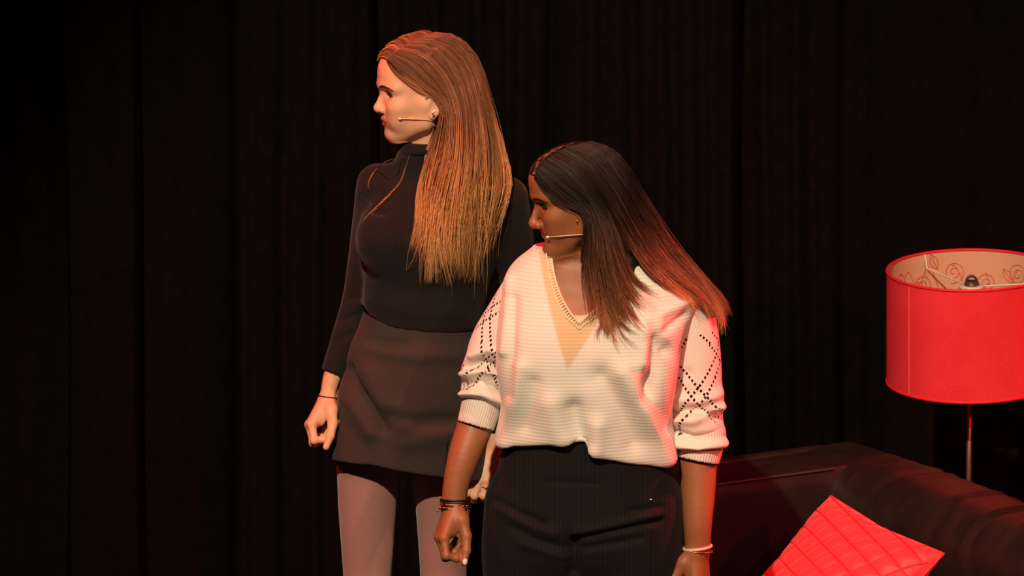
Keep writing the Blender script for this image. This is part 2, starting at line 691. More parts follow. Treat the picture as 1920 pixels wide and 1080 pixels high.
# stitched seam along the inner top edge of the arm, and where the arm meets the back
ps = [SC + SA * l + SB * (ARM_T - 0.004) + np.array([0, 0, SH - 0.006]) for l in np.linspace(BACK_T - 0.02, BACK_T + 0.62, 30)]
V, F = tube_arrays(np.array(ps), 0.003, 6)
make_obj('arm_seam', V, F, M_stitch, arm, SC)
V, F = sweep(SC + SA * (BACK_T + 0.005) + SB * (ARM_T + 0.005), SA, SB, 0.60, 1.55, 0.20, 0.322, 0.05, 20)
make_obj('seat_cushion', V, F, M_leather, sofa, SC)
V, F = sweep(SC + SA * 0.06 + SB * 0.02, SA, SB, 0.78, 1.93, 0.09, 0.22, 0.02, 8)
make_obj('sofa_base', V, F, M_leather, sofa, SC)
for la, lb in ((0.10, 0.08), (0.78, 0.08), (0.10, 1.88), (0.78, 1.88)):
    V, F = lathe([(0.001, 0), (0.028, 0), (0.030, 0.005), (0.030, 0.10), (0.001, 0.10)], 16)
    make_obj('sofa_foot', V + SC + SA * la + SB * lb, F, M_dark_metal, sofa, SC)

# ------------------------------------------------------------------ cushion
M_cush = mat('cushion_red_satin', (0.85, 0.045, 0.06), 0.5, noise=0.12, nscale=30, bump=0.25, bscale=500, sheen=0.3, spec=0.4)
M_cord = mat('cushion_cord_red', (0.80, 0.02, 0.035), 0.55)
c0 = at(1558, 931, 0.38)
e1 = 0.214 * RT - 0.106 * UP - 0.265 * FW
e2 = -0.236 * RT - 0.272 * UP - 0.085 * FW
e2 = e2 - nrm(e1) * (e2 @ nrm(e1))
SZ = 0.37
e1, e2 = nrm(e1), nrm(e2)
en = np.cross(e1, e2)
if en @ FW > 0:
    en = -en
cen = c0 + (e1 + e2) * SZ / 2
cbase = cen - np.array([0, 0, 0.12])
cush = empty('throw_cushion', tuple(cbase))
tag(cush, 'bright red quilted cushion lying in the corner of the black sofa', 'cushion')
NLAT = 8


def cush_pt(u, v, side):
    """u,v in -1..1 -> point on the pillow"""
    ed = np.clip((1 - u ** 4) * (1 - v ** 4), 0, 1) ** 0.6
    pin = 1 - 0.07 * (1 - np.abs(u * v)) * np.maximum(u ** 6, v ** 6)
    a = (u + 0.55 * v) * 4.3
    b = (v * 1.0 - 0.25 * u) * 4.6
    fa, fb = np.abs(np.sin(math.pi * a / 1.15)), np.abs(np.sin(math.pi * b / 1.15))
    puff = np.minimum(fa, fb) ** 0.6
    hgt = ed * (0.050 + 0.008 * np.sin(3.1 * u + 1) * np.cos(2.7 * v)) + 0.007 * puff * ed ** 0.5
    P = cen + (SZ / 2) * (u * pin)[..., None] * e1 + (SZ / 2) * (v * pin)[..., None] * e2 + (side * (hgt + 0.002))[..., None] * en
    return P


n = 91
u, v = np.meshgrid(np.linspace(-1, 1, n), np.linspace(-1, 1, n), indexing='ij')
i, k = np.meshgrid(np.arange(n - 1), np.arange(n - 1), indexing='ij')
Fq = np.stack([i * n + k, (i + 1) * n + k, (i + 1) * n + k + 1, i * n + k + 1], -1).reshape(-1, 4)
Vf = cush_pt(u, v, np.ones_like(u)).reshape(-1, 3)
Vb = cush_pt(u, v, -np.ones_like(u)).reshape(-1, 3)
if np.dot(np.cross(e1, e2), en) < 0:
    Ff, Fb = Fq[:, ::-1], Fq
else:
    Ff, Fb = Fq, Fq[:, ::-1]
V, F = join([(Vf, Ff), (Vb, Fb)])
make_obj('cushion_cover', V, F, M_cush, cush, cbase)
th = np.linspace(0, 4, 161)
bu = np.interp(th, [0, 1, 2, 3, 4], [-1, 1, 1, -1, -1])
bv = np.interp(th, [0, 1, 2, 3, 4], [-1, -1, 1, 1, -1])
P = cush_pt(bu, bv, np.zeros_like(bu))
V, F = tube_arrays(P, 0.0035, 6)
make_obj('edge_piping', V, F, M_cord, cush, cbase)
# raised cords of the diamond net
for fam in (0, 1):
    for m in range(-8, 9):
        t = np.linspace(-1, 1, 60)
        if fam == 0:
            vv = t
            uu = m * 1.15 / 4.3 - 0.55 * vv
        else:
            uu = t
            vv = m * 1.15 / 4.6 + 0.25 * uu
        ok = (np.abs(uu) < 0.985) & (np.abs(vv) < 0.985)
        if ok.sum() < 6:
            continue
        P = cush_pt(uu[ok], vv[ok], np.ones(ok.sum())) + en * 0.0015
        V, F = tube_arrays(P, 0.0023, 5)
        make_obj('net_cord', V, F, M_cord, cush, cbase)

# ------------------------------------------------------------------ floor lamp
LB = at(1819, 905, 1.02)
LX, LY = LB[0], LB[1]
lamp = empty('floor_lamp', (LX, LY, 0))
tag(lamp, 'floor lamp with red drum shade on a thin metal pole behind the sofa', 'lamp')
M_pole = mat('lamp_pole_metal', (0.30, 0.20, 0.14), 0.35, metal=0.8, noise=0.2, nscale=40)
M_white_wire = mat('lamp_wire_white', (0.75, 0.68, 0.60), 0.4)
M_shade, Nn, Ll, bs = new_mat('lampshade_red_cloth')
nt = NT(M_shade)
bs.inputs['Roughness'].default_value = 0.75
bs.inputs['Specular IOR Level'].default_value = 0.25
tc = Nn.new('ShaderNodeTexCoord')
nz = Nn.new('ShaderNodeTexNoise')
nz.inputs['Scale'].default_value = 260
nz.inputs['Detail'].default_value = 3
Ll.new(tc.outputs['Object'], nz.inputs['Vector'])
nz2 = Nn.new('ShaderNodeTexNoise')
nz2.inputs['Scale'].default_value = 9
Ll.new(tc.outputs['Object'], nz2.inputs['Vector'])
f = nt.m('ADD', nt.m('MULTIPLY', nz.outputs['Fac'], 0.5), nt.m('MULTIPLY', nz2.outputs['Fac'], 0.5))
cr = Nn.new('ShaderNodeValToRGB')
cr.color_ramp.elements[0].position = 0.35
cr.color_ramp.elements[0].color = (0.72, 0.026, 0.040, 1)
cr.color_ramp.elements[1].position = 0.68
cr.color_ramp.elements[1].color = (0.84, 0.050, 0.070, 1)
Ll.new(f, cr.inputs[0])
Ll.new(cr.outputs[0], bs.inputs['Base Color'])
bp = Nn.new('ShaderNodeBump')
bp.inputs['Strength'].default_value = 0.15
bp.inputs['Distance'].default_value = 0.001
Ll.new(nz.outputs['Fac'], bp.inputs['Height'])
Ll.new(bp.outputs['Normal'], bs.inputs['Normal'])
M_lining = mat('lampshade_lining_beige', (0.62, 0.44, 0.28), 0.8, noise=0.06, nscale=200)
M_scroll = mat('lining_scroll_red', (0.62, 0.13, 0.11), 0.8)
M_trim = mat('shade_trim_red', (0.75, 0.012, 0.03), 0.6)
M_seam = mat('shade_seam_pink', (0.80, 0.16, 0.13), 0.7)
M_socket = mat('lamp_socket_dark', (0.05, 0.04, 0.03), 0.4)

topc = at(1826, 505, LY)
botc = at(1812, 713, LY)
RTp, RBt = 0.194, 0.197
tilt = Matrix.Rotation(math.radians(2.6), 3, 'X') @ Matrix.Rotation(math.radians(-1.8), 3, 'Y')
TM = np.array(tilt)
HS = (topc[2] - botc[2])
zc = (topc + botc) / 2


def shade_pt(ang, t, inset=0.0):
    """t 0 bottom .. 1 top"""
    r = RBt + (RTp - RBt) * t - inset
    q = np.stack([r * np.cos(ang), r * np.sin(ang), (t - 0.5) * HS + 0 * ang], -1)
    return q @ TM.T + zc


na = 96
A_, T_ = np.meshgrid(np.arange(na) * 2 * math.pi / na, np.linspace(0, 1, 10), indexing='ij')
i, k = np.meshgrid(np.arange(na), np.arange(9), indexing='ij')
i2 = (i + 1) % na
Fq = np.stack([i * 10 + k, i2 * 10 + k, i2 * 10 + k + 1, i * 10 + k + 1], -1).reshape(-1, 4)
lb = np.array([LX, LY, 0])
shade = make_obj('lamp_shade', shade_pt(A_.ravel(), T_.ravel()), Fq, M_shade, lamp, lb)
lin = make_obj('shade_lining', shade_pt(A_.ravel(), T_.ravel(), 0.0025), Fq[:, ::-1], M_lining, shade, lb)
lin['label'] = 'beige shade lining printed with red scrolls'
ang = np.linspace(0, 2 * math.pi, 121)
for t in (0.0, 1.0):
    V, F = tube_arrays(shade_pt(ang, np.full_like(ang, t), 0.001), 0.0036, 8)
    make_obj('shade_trim', V, F, M_trim, shade, lb)
sa = math.radians(218)
tt = np.linspace(0.02, 0.98, 12)
V, F = tube_arrays(shade_pt(np.full_like(tt, sa), tt, -0.0002), 0.0012, 6)
make_obj('shade_seam', V, F, M_seam, shade, lb)
# scrollwork printed on the lining: thin flat-lying lines on the far inner side
parts = []


def scroll(a0, t0, pts):
    pts = np.asarray(pts, float)
    P = shade_pt(a0 + pts[:, 0] / RTp, t0 + pts[:, 1] / HS, 0.0032)
    parts.append(tube_arrays(P, 0.0011, 4))


def spiral(a0, t0, R, turns, ph, sgn=1):
    th = np.linspace(0, turns * 2 * math.pi, 40)
    r = R * (1 - th / th[-1]) + 0.002
    scroll(a0, t0, np.stack([r * np.cos(sgn * th + ph), r * np.sin(sgn * th + ph)], 1))


def leaf(a0, t0, L, wd, rot):
    s = np.linspace(0, 1, 14)
    c, sn = math.cos(rot), math.sin(rot)
    for sg in (-1, 1):
        p = np.stack([s * L, sg * wd * np.sin(math.pi * s)], 1)
        scroll(a0, t0, np.stack([p[:, 0] * c - p[:, 1] * sn, p[:, 0] * sn + p[:, 1] * c], 1))
    p = np.stack([s * L * 0.8, 0 * s], 1)
    scroll(a0, t0, np.stack([p[:, 0] * c - p[:, 1] * sn, p[:, 0] * sn + p[:, 1] * c], 1))


for q, a in enumerate(np.arange(0, 360, 24)):
    a = math.radians(a)
    spiral(a, 0.80 - 0.10 * (q % 2), 0.026, 2.2, 1.0 + q, 1 if q % 2 else -1)
    spiral(a + 0.14, 0.50 + 0.16 * (q % 2), 0.015, 1.8, 3.0 + q, -1)
    leaf(a + 0.21, 0.84 - 0.16 * (q % 2), 0.042, 0.010, 0.6 + 1.7 * q)
    leaf(a + 0.07, 0.46, 0.038, 0.009, 2.4 + 1.1 * q)
    s = np.linspace(0, 1, 24)
    scroll(a, 0.60, np.stack([s * 0.085, 0.05 * np.sin(5 * s + q) + 0.02], 1))
V, F = join(parts)
sc_ = make_obj('scroll_print', V, F, M_scroll, shade, lb)
sc_['kind'] = 'stuff'
# spider fitter: ring, three bent arms, socket top
hubz = np.array([0.004, 0, HS * 0.5 - 0.040]) @ TM.T + zc
V, F = ring(hubz, TM[:, 2], 0.026, 0.004, 40, 6)
V2, F2 = lathe([(0.001, 0.003), (0.024, 0.003), (0.024, -0.003), (0.001, -0.003)], 24)
V2 = V2 @ TM.T + hubz
make_obj('fitter_ring', *join([(V, F), (V2, F2)]), M_white_wire, lamp, lb)
for a in (math.radians(118), math.radians(238), math.radians(358)):
    p0 = hubz + 0.026 * (TM @ np.array([math.cos(a), math.sin(a), 0]))
    p3 = shade_pt(np.array([a]), np.array([0.995]), 0.002)[0]
    p2 = p3 * 1.0 + TM @ np.array([-0.012 * math.cos(a), -0.012 * math.sin(a), -0.034])
    V, F = tube_arrays(np.array([p0, p0 * 0.5 + p2 * 0.5, p2, p3]), 0.0024, 6)
    make_obj('fitter_arm', V, F, M_white_wire, lamp, lb)
V, F = lathe([(0.001, -0.06), (0.017, -0.06), (0.018, 0.0), (0.016, 0.012), (0.012, 0.014), (0.001, 0.010)], 20)
make_obj('bulb_socket', V + hubz, F, M_socket, lamp, lb)
a = np.linspace(0, math.pi, 14)
V, F = tube_arrays(np.stack([0.012 * np.cos(a), 0.004 + 0 * a, 0.010 + 0.014 * np.sin(a)], 1) + hubz, 0.0035, 6)
make_obj('finial_loop', V, F, M_socket, lamp, lb)
V, F = lathe([(0.001, 0.02), (0.0065, 0.02), (0.0065, hubz[2] - 0.05), (0.001, hubz[2] - 0.05)], 16)
V = V + np.array([LX, LY, 0])
V[:, 0] += (hubz[0] - LX) * np.clip((V[:, 2] - 0.3) / 0.5, 0, 1)
V[:, 1] += (hubz[1] - LY) * np.clip((V[:, 2] - 0.3) / 0.5, 0, 1)
make_obj('lamp_pole', V, F, M_pole, lamp, lb)
V, F = lathe([(0.001, 0.0), (0.14, 0.0), (0.145, 0.006), (0.14, 0.016), (0.03, 0.026), (0.012, 0.05), (0.001, 0.05)], 40)
make_obj('lamp_base', V + lb, F, M_pole, lamp, lb)

# ================================================================== PEOPLE: shared builders
def head_axes(yaw, pitch, roll=0.0):
    """columns: face-forward, left, up. yaw 0 = towards the camera, 90 = towards photo left"""
    y, p, r = [math.radians(v) for v in (yaw, pitch, roll)]
    f = np.array([-math.sin(y), -math.cos(y), 0])
    l = np.array([math.cos(y), -math.sin(y), 0])
    z = np.array([0, 0, 1.0])
    f2 = math.cos(p) * f - math.sin(p) * z
    u2 = math.sin(p) * f + math.cos(p) * z
    l3 = math.cos(r) * l + math.sin(r) * u2
    u3 = -math.sin(r) * l + math.cos(r) * u2
    return np.stack([f2, l3, u3], 1)


class Head:
    def __init__(s, O, R, sc=1.0, nose=(112, -12), nose_w=1.0, jaw=1.0, lid=0.5, brow=0.0, chx=0.0, chz=0.0, crown=0.0):
        s.chx, s.chz, s.crown = chx, chz, crown
        s.O, s.R, s.s = np.asarray(O, float), R, 0.001 * sc
        s.nose, s.nw, s.jaw, s.lid, s.brow = nose, nose_w, jaw, lid, brow

    def p(s, x, y, z):
        return s.O + s.R @ (np.array([x, y, z], float) * s.s)

    def local(s, P):
        return ((np.asarray(P) - s.O) @ s.R) / s.s

    def build(s, f):
        m = s.s
        E = lambda c, r, k, op='u': f.ell(s.p(*c), np.array(r) * m, k * m, op, s.R)
        C = lambda a, b, ra, rb, k, op='u': f.cone(s.p(*a), s.p(*b), ra * m, rb * m, k * m, op)
        E((2, 0, 62), (97, 73, 76 - s.crown), 5)
        cx, cz = s.chx, s.chz
        rows = [  # z, front x, half width, section centre x
            (108 - s.crown, 80, 46, 18), (94 - s.crown * .6, 93, 54, 19), (78, 100, 60, 20), (60, 102.5, 64, 22), (42, 102, 65, 25), (30, 98.5, 65, 25), (16, 92.5, 66, 24), (4, 90, 66, 22), (-10, 90, 63, 24),
            (-24, 90, 58 * s.jaw, 26), (-38, 87 + cx * .4, 53 * s.jaw, 28), (-52, 81 + cx * .7, 46 * s.jaw, 32), (-64 + cz * .7, 77 + cx, 38 * s.jaw, 36),
            (-74 + cz, 73 + cx, 29 * s.jaw, 42), (-82 + cz, 65 + cx, 20 * s.jaw, 46)]
        z, xf, wd, xc = [np.array(v, float) * m for v in zip(*rows)]
        f.loft(z, 2 * xc - xf, xf, 0 * z, wd, 12 * m, 'u', 2.15, frame=(s.O, s.R))
        for q in (-1, 1):
            j = s.jaw
            C((10, q * 57 * j, 0), (12, q * 49 * j, -38), 11, 10, 30)
            C((12, q * 49 * j, -38), (62 + cx, q * 13, -69 + cz), 10, 12, 26)
            E((66, q * 36, -6), (24, 23, 24), 16)                     # cheek
            E((62, q * 30, -34), (22, 20, 22), 16)
            C((92, q * 11, 33), (76, q * 48, 35), 7.5, 7, 16)         # brow ridge
        E((69.5 + cx, 0, -70 + cz), (12.5, 16, 12.5), 14)                             # chin
        E((79 + cx * .4, 0, -38), (12, 22, 16), 12)                           # muzzle
        for q in (-1, 1):
            E((97, q * 29, 19.5), (17, 19, 11), 9, 's')               # socket
            E((72, q * 31, 18), (14.2, 15.5, 14.2), 4)                # lids round the eyeball
            E((87.5, q * 32, 17.5 - 1.5 * s.lid), (9, 14.5, 5.4 - 2.2 * s.lid), 1.2, 's')   # opening
            C((84, q * 20, 24), (78, q * 44, 24.5), 1.4, 1.2, 3)      # upper lid fold edge
        nx, nz = s.nose
        C((91, 0, 17), (nx - 11, 0, nz + 6), 6.5, 8, 9)
        E((nx - 9.5, 0, nz), (9.8, 9.5 * s.nw, 8.8), 6)
        E((nx - 16, 0, nz - 4), (11, 11 * s.nw, 7.5), 6)
        for q in (-1, 1):
            E((nx - 19, q * 12.5 * s.nw, nz - 2.5), (9.5, 6.2, 7.5), 4)
            E((nx - 14, q * 7.5 * s.nw, nz - 10.5), (6.5, 3.6, 4), 2, 's')
        for q in (-1, 1):                                             # lips
            C((89.5, q * 3, -36.8), (77, q * 25, -42), 3.9, 2.0, 4)
            C((84.5 + cx * .5, 0, -47.5), (75, q * 24, -43.5), 4.9, 2.0, 4)
            C((95, q * 1, -42.3), (77, q * 24, -42.6), 1.4, 1.0, 1.6, 's')
        for q in (-1, 1):                                             # ear
            Rr = s.R @ np.array(Matrix.Rotation(q * math.radians(-20), 3, 'Z')) @ np.array(Matrix.Rotation(math.radians(-12), 3, 'Y'))
            f.ell(s.p(-7, q * 72, 6), np.array((17, 6, 29)) * m, 5 * m, 'u', Rr)
            f.ell(s.p(-4, q * 77, 4), np.array((10, 5, 18)) * m, 3 * m, 's', Rr)
            E((-2, q * 71, -20), (7, 4.5, 8), 4)

    def tint(s, V, lip=(0.9, 0.42, 0.42), cheek=(1.0, 0.93, 0.90)):
        L = s.local(V)
        x, y, z = L.T
        c = np.ones((len(V), 3))
        g = lambda d: np.clip(d, 0, 1)[:, None]
        ck = np.exp(-(((x - 72) / 26) ** 2 + ((np.abs(y) - 42) / 20) ** 2 + ((z + 6) / 20) ** 2))
        c = c * (1 - ck[:, None] * (1 - np.array(cheek)))
        zt = -33.0 - 0.006 * y ** 2 + 1.2 * np.exp(-((np.abs(y) - 6) / 4) ** 2)
        zb = -54.5 + 0.019 * y ** 2
        lm = np.clip((zt - z) / 1.5, 0, 1) * np.clip((z - zb) / 1.5, 0, 1) * np.clip((24 - np.abs(y)) / 2, 0, 1) * (x > 72)
        c = c * (1 - lm[:, None] * (1 - np.array(lip)))
        ey = np.exp(-(((x - 82) / 10) ** 2 + ((np.abs(y) - 31) / 15) ** 2 + ((z - 21) / 6) ** 2))
        c = c * (1 - 0.28 * ey[:, None] * np.array([0.8, 1, 1]))
        line = np.exp(-((z + 42.4) / 1.3) ** 2) * (np.abs(y) < 23) * (x > 74)
        c = c * (1 - 0.55 * line[:, None])
        return c

    def eyes(s, gaze, parent, base, iris=(0.10, 0.06, 0.03)):
        g = nrm(gaze)
        for q in (-1, 1):
            c = s.p(72, q * 31, 18)
            V, F = ball((0, 0, 0), 12.9 * s.s, 32, 24)
            d = (V / np.linalg.norm(V, axis=1, keepdims=True)) @ g
            an = np.degrees(np.arccos(np.clip(d, -1, 1)))
            col = np.tile([0.72, 0.66, 0.62], (len(V), 1))
            col[an < 29] = iris
            col[an < 12] = (0.004, 0.004, 0.004)
            o = make_obj('eyeball', V + c, F, M_eye, parent, base, col=col)

    def brows(s, tree, parent, base, color, ins=(10, 34), mid=(28, 42), out=(48, 37), n=170, dens=1.0):
        for q in (-1, 1):
            P = []
            for i in range(n):
                t = RNG.uniform(0, 1)
                a, b, c = [np.array(v, float) for v in (ins, mid, out)]
                yz = (1 - t) ** 2 * a + 2 * t * (1 - t) * (2 * b - (a + c) / 2) + t * t * c
                yz = yz + np.array([0, RNG.uniform(-2.6, 2.6) * (1 - 0.7 * t)])
                d = np.array([3.5, (2.2 - 3.6 * t)]) * RNG.uniform(0.8, 1.3)
                st = []
                for u in (0, 0.5, 1):
                    y_, z_ = yz + d * u
                    o = s.p(130, q * y_, z_ )
                    loc, nn_, _, _ = tree.ray_cast(Vector(o), Vector(-s.R[:, 0]))
                    if loc is None:
                        break
                    st.append(np.array(loc) + np.array(nn_) * (0.0003 + 0.0005 * u))
                if len(st) == 3:
                    P.append(st)
            if P:
                V, F = tube_arrays(np.array(P), np.array([0.00045, 0.0004, 0.00012]) * dens, 3)
                make_obj('eyebrow', V, F, color, parent, base)

    def lashes(s, tree, parent, base, color, down=0.0):
        for q in (-1, 1):
            P = []
            for t in np.linspace(-1, 1, 34):
                y_ = 32 + 13.5 * t
                z_ = 17.5 - 1.5 * s.lid + (5.4 - 2.2 * s.lid) * math.sqrt(max(0, 1 - t * t)) + 0.4
                o = s.p(130, q * y_, z_)
                loc, nn_, _, _ = tree.ray_cast(Vector(o), Vector(-s.R[:, 0]))
                if loc is None:
                    continue
                a = np.array(loc)
                out = s.R @ (np.array([5.5, q * 3.0 * t + q * 1.0, 1.5 - down]) * s.s)
                P.append([a, a + out * 0.5 + s.R[:, 2] * -0.0004, a + out])
            if P:
                V, F = tube_arrays(np.array(P), np.array([0.0007, 0.0006, 0.00015]), 3)
                make_obj('eyelashes', V, F, color, parent, base)


def hand(f, W, dist, dorsal, right, s=1.0, curls=None, thumb=None, k=0.004, spread=1.0):
    y = nrm(dist)
    z = nrm(np.asarray(dorsal) - y * (np.asarray(dorsal) @ y))
    x = np.cross(y, z) * (-1 if right else 1)
    Lp = lambda a, b, c: np.asarray(W) + s * (a * x + b * y + c * z)
    Ld = lambda a, b, c: a * x + b * y + c * z
    mcp = [(0.026, 0.080, 0.002), (0.009, 0.079, 0.004), (-0.009, 0.074, 0.002), (-0.024, 0.067, -0.002)]
    wr = [(0.014, 0.0, 0), (0.005, 0.0, 0.002), (-0.006, 0.0, 0.002), (-0.014, 0.0, 0)]
    sl = [(0.040, 0.024, 0.020), (0.044, 0.028, 0.021), (0.041, 0.026, 0.021), (0.032, 0.019, 0.018)]
    rr = [(0.0100, 0.0085, 0.0078, 0.0060), (0.0102, 0.0087, 0.0079, 0.0061), (0.0098, 0.0083, 0.0075, 0.0058), (0.0088, 0.0072, 0.0065, 0.0052)]
    for i in range(4):
        f.cone(Lp(*wr[i]), Lp(*mcp[i]), 0.0135 * s, 0.0112 * s, 0.012 * s)
    f.cone(Lp(0.012, 0.015, -0.008), Lp(0.018, 0.060, -0.012), 0.014 * s, 0.012 * s, 0.012 * s)
    f.cone(Lp(-0.014, 0.015, -0.008), Lp(-0.018, 0.058, -0.010), 0.013 * s, 0.011 * s, 0.012 * s)
    info = {'tips': [], 'mcp': [], 'pip': []}
    for i in range(4):
        p = Lp(*mcp[i])
        info['mcp'].append(p)
        ang = 0
        fan = spread * (0.10, 0.03, -0.04, -0.11)[i]
        for j in range(3):
            ang += math.radians(curls[i][j])
            d = nrm(Ld(fan * math.cos(ang), math.cos(ang), -math.sin(ang)))
            q = p + d * sl[i][j] * s
            f.cone(p, q, rr[i][j] * s, rr[i][j + 1] * s, k)
            f.ell(p, np.ones(3) * rr[i][j] * 1.08 * s, k)
            p = q
            if j == 0:
                info['pip'].append(p)
        info['tips'].append(p)
    p = Lp(*thumb[0])
    tr = (0.0145, 0.0115, 0.0098, 0.0075)
    f.cone(Lp(0.012, 0.006, -0.004), p, 0.015 * s, tr[0] * s, 0.012 * s)
    ls = (0.038, 0.032, 0.027)
    info['thumb'] = [p]
    for j in range(3):
        q = p + nrm(Ld(*thumb[1 + j])) * ls[j] * s
        f.cone(p, q, tr[j] * s, tr[j + 1] * s, 0.010 * s if j == 0 else k)
        p = q
        info['thumb'].append(p)
    info['frame'] = (x, y, z)
    return info


# ---- hair
def hair_sheet(guides, tree, Y0, n, lift=0.004, npt=30, clump=26, jit=3.0, flare=10.0, cut=(0.86, 1.0), layer=0.010,
               tmax=1.0, r=0.00055, rng=None, wave=2.0, smax_=None, root=0.0, cw=(0.35, 0.95), nout=16, drift=0.0, freq=5.0):
    """strands between neighbouring guide curves; guides: lists of (photo x, photo y, depth beside the body when nothing is below)"""
    G = []
    for g in guides:
        q = resample(np.array(g, float), npt)
        Y = np.empty(npt)
        for j in range(npt):
            h = hit(tree, q[j, 0], q[j, 1])
            Y[j] = Y0 + q[j, 2] if h is None else min(h[1], Y0 + q[j, 2] + 0.35)
        mn = np.array([Y[max(0, j - 1):j + 2].min() for j in range(npt)])
        for _ in range(3):
            mn = np.minimum(mn + 1e9 * 0, np.convolve(np.pad(mn, 1, mode='edge'), [0.25, 0.5, 0.25], 'valid'))
        q[:, 2] = mn - lift * np.clip(0.25 + 2.2 * (np.linspace(0, 1, npt) - 0.15), 0.25, 1)
        G.append(q)
    G = np.array(G)
    t = np.linspace(0, 1, npt)
    smx = len(G) - 1 if smax_ is None else smax_
    out, tt, cb_ = [], [], []
    cs = np.sort(rng.uniform(0, smx, clump))
    coff = rng.normal(0, 1, (clump, 3))
    cl_ = rng.uniform(0, 1, clump)
    for i in range(n):
        sv = rng.uniform(0, smx)
        c = int(np.argmin(np.abs(cs - sv) + rng.uniform(0, 0.12, clump)))
        wt = np.clip((t - 0.12) / 0.7, 0, 1) ** 0.8 * rng.uniform(*cw)
        sarr = np.clip(sv + (cs[c] - sv) * wt + drift * coff[c, 0] * t ** 1.4, 0, smx)
        k0 = np.clip(np.floor(sarr).astype(int), 0, len(G) - 2)
        fr = (sarr - k0)[:, None]
        P = G[k0, np.arange(npt)] * (1 - fr) + G[k0 + 1, np.arange(npt)] * fr
        ph = rng.uniform(0, 6.28, 2)
        ta = t ** 1.5
        P[:, 0] += rng.normal(0, jit) * (root + (1 - root) * ta ** 0.5) + flare * coff[c, 0] * ta ** 2 * 0.6 + wave * np.sin((freq + 1.5 * coff[c, 2]) * t + 0.35 * ph[0] + coff[c, 1] * 3) * ta + flare * rng.normal(0, 0.35) * t ** 4
        P[:, 1] += flare * 0.4 * coff[c, 1] * ta ** 2 + rng.normal(0, jit * 0.6) * (root + (1 - root) * ta)
        P[:, 2] -= layer * rng.uniform(-0.5, 1) * np.clip((t - 0.12) * 2.6, 0.06, 1) + 0.006 * coff[c, 2] * ta
        tm = tmax * (cut[0] + (cut[1] - cut[0]) * (0.6 * cl_[c] + 0.4 * rng.uniform()))
        tq = np.linspace(0, tm, nout)
        P = np.stack([np.interp(tq, t, P[:, m]) for m in range(3)], 1)
        out.append(P)
        tt.append(tq)
        cb_.append(0.34 * coff[c, 1])
    out = np.array(out)
    tt = np.array(tt)
    # photo coordinates + depth -> world
    X = (out[..., 0] - 960) / FPX
    Z = (out[..., 1] - 540) / FPX
    D = FW[None, None] + X[..., None] * RT - Z[..., None] * UP
    W = CAM + D * ((out[..., 2] - CAM[1]) / D[..., 1])[..., None]
    rad = r * np.clip((1.02 - (tt / tt[:, -1:]) ** 6), 0.15, 1) * RNG.uniform(0.7, 1.25, (n, 1))
    return W, rad, tt, np.array(cb_)


def hair_mesh(name, sheets, ramp, material, parent, base, rng, bright=0.25, kind='stuff', label=None):
    Vs, Fs, Cs, o = [], [], [], 0
    stops = np.array([a for a, _ in ramp])
    cols = np.array([c for _, c in ramp])
    for W, rad, tt, cb_ in sheets:
        V, F = tube_arrays(W, rad, 3)
        b = np.exp(rng.normal(0, bright, (len(W), 1)) + cb_[:, None])
        sh = rng.normal(0, 0.06, (len(W), 1))
        c = np.stack([np.interp(np.clip(tt + sh, 0, 1), stops, cols[:, m]) for m in range(3)], -1) * b[..., None]
        Cs.append(np.repeat(c.reshape(-1, 3), 3, 0))
        Vs.append(V)
        Fs.append(F + o)
        o += len(V)
    ob = make_obj(name, np.vstack(Vs), np.vstack(Fs), material, parent, base, col=np.clip(np.vstack(Cs), 0, 1))
    ob['kind'] = kind
    if label:
        ob['label'] = label
    return ob


M_eye = mat('eye_glossy', (1, 1, 1), 0.12, attr='Col', spec=0.6)
M_brow_brown = mat('brow_brown', (0.07, 0.030, 0.016), 0.6)
M_brow_black = mat('brow_black', (0.010, 0.007, 0.006), 0.6)
M_lash = mat('lash_black', (0.006, 0.005, 0.005), 0.6)
M_skin_fair = mat('skin_fair', (0.76, 0.41, 0.255), 0.5, noise=0.05, nscale=90, bump=0.06, bscale=900, bdist=0.0006, sss=0.15, attr='Col', spec=0.4)
M_skin_deep = mat('skin_deep', (0.31, 0.110, 0.045), 0.5, noise=0.07, nscale=90, bump=0.06, bscale=900, bdist=0.0006, sss=0.10, attr='Col', spec=0.45)


def hair_mat(name, rough=0.36, spec=0.5):
    m, N, L, b = new_mat(name)
    a = N.new('ShaderNodeAttribute')
    a.attribute_name = 'Col'
    L.new(a.outputs['Color'], b.inputs['Base Color'])
    b.inputs['Roughness'].default_value = rough
    b.inputs['Specular IOR Level'].default_value = spec
    b.inputs['Specular Tint'].default_value = (1.0, 0.85, 0.7, 1)
    return m


M_hair1 = hair_mat('hair_light_brown', 0.48, 0.35)
M_hair2 = hair_mat('hair_black_brown', 0.40, 0.35)
M_gold = mat('gold', (0.85, 0.55, 0.20), 0.25, metal=1.0)
M_silver = mat('silver', (0.80, 0.78, 0.76), 0.2, metal=1.0)
M_black_cord = mat('cord_black', (0.012, 0.010, 0.010), 0.45)
M_red_bead = mat('bead_red', (0.55, 0.02, 0.03), 0.25)
M_mic = mat('microphone_beige', (0.80, 0.55, 0.33), 0.45)
M_mic_tip = mat('microphone_tip_cream', (0.88, 0.74, 0.55), 0.5)
M_tape = mat('tape_flesh', (0.80, 0.42, 0.16), 0.5)
M_nail = mat('nail_pale_pink', (0.80, 0.62, 0.58), 0.2)
M_shoe = mat('shoe_black', (0.012, 0.011, 0.011), 0.4)


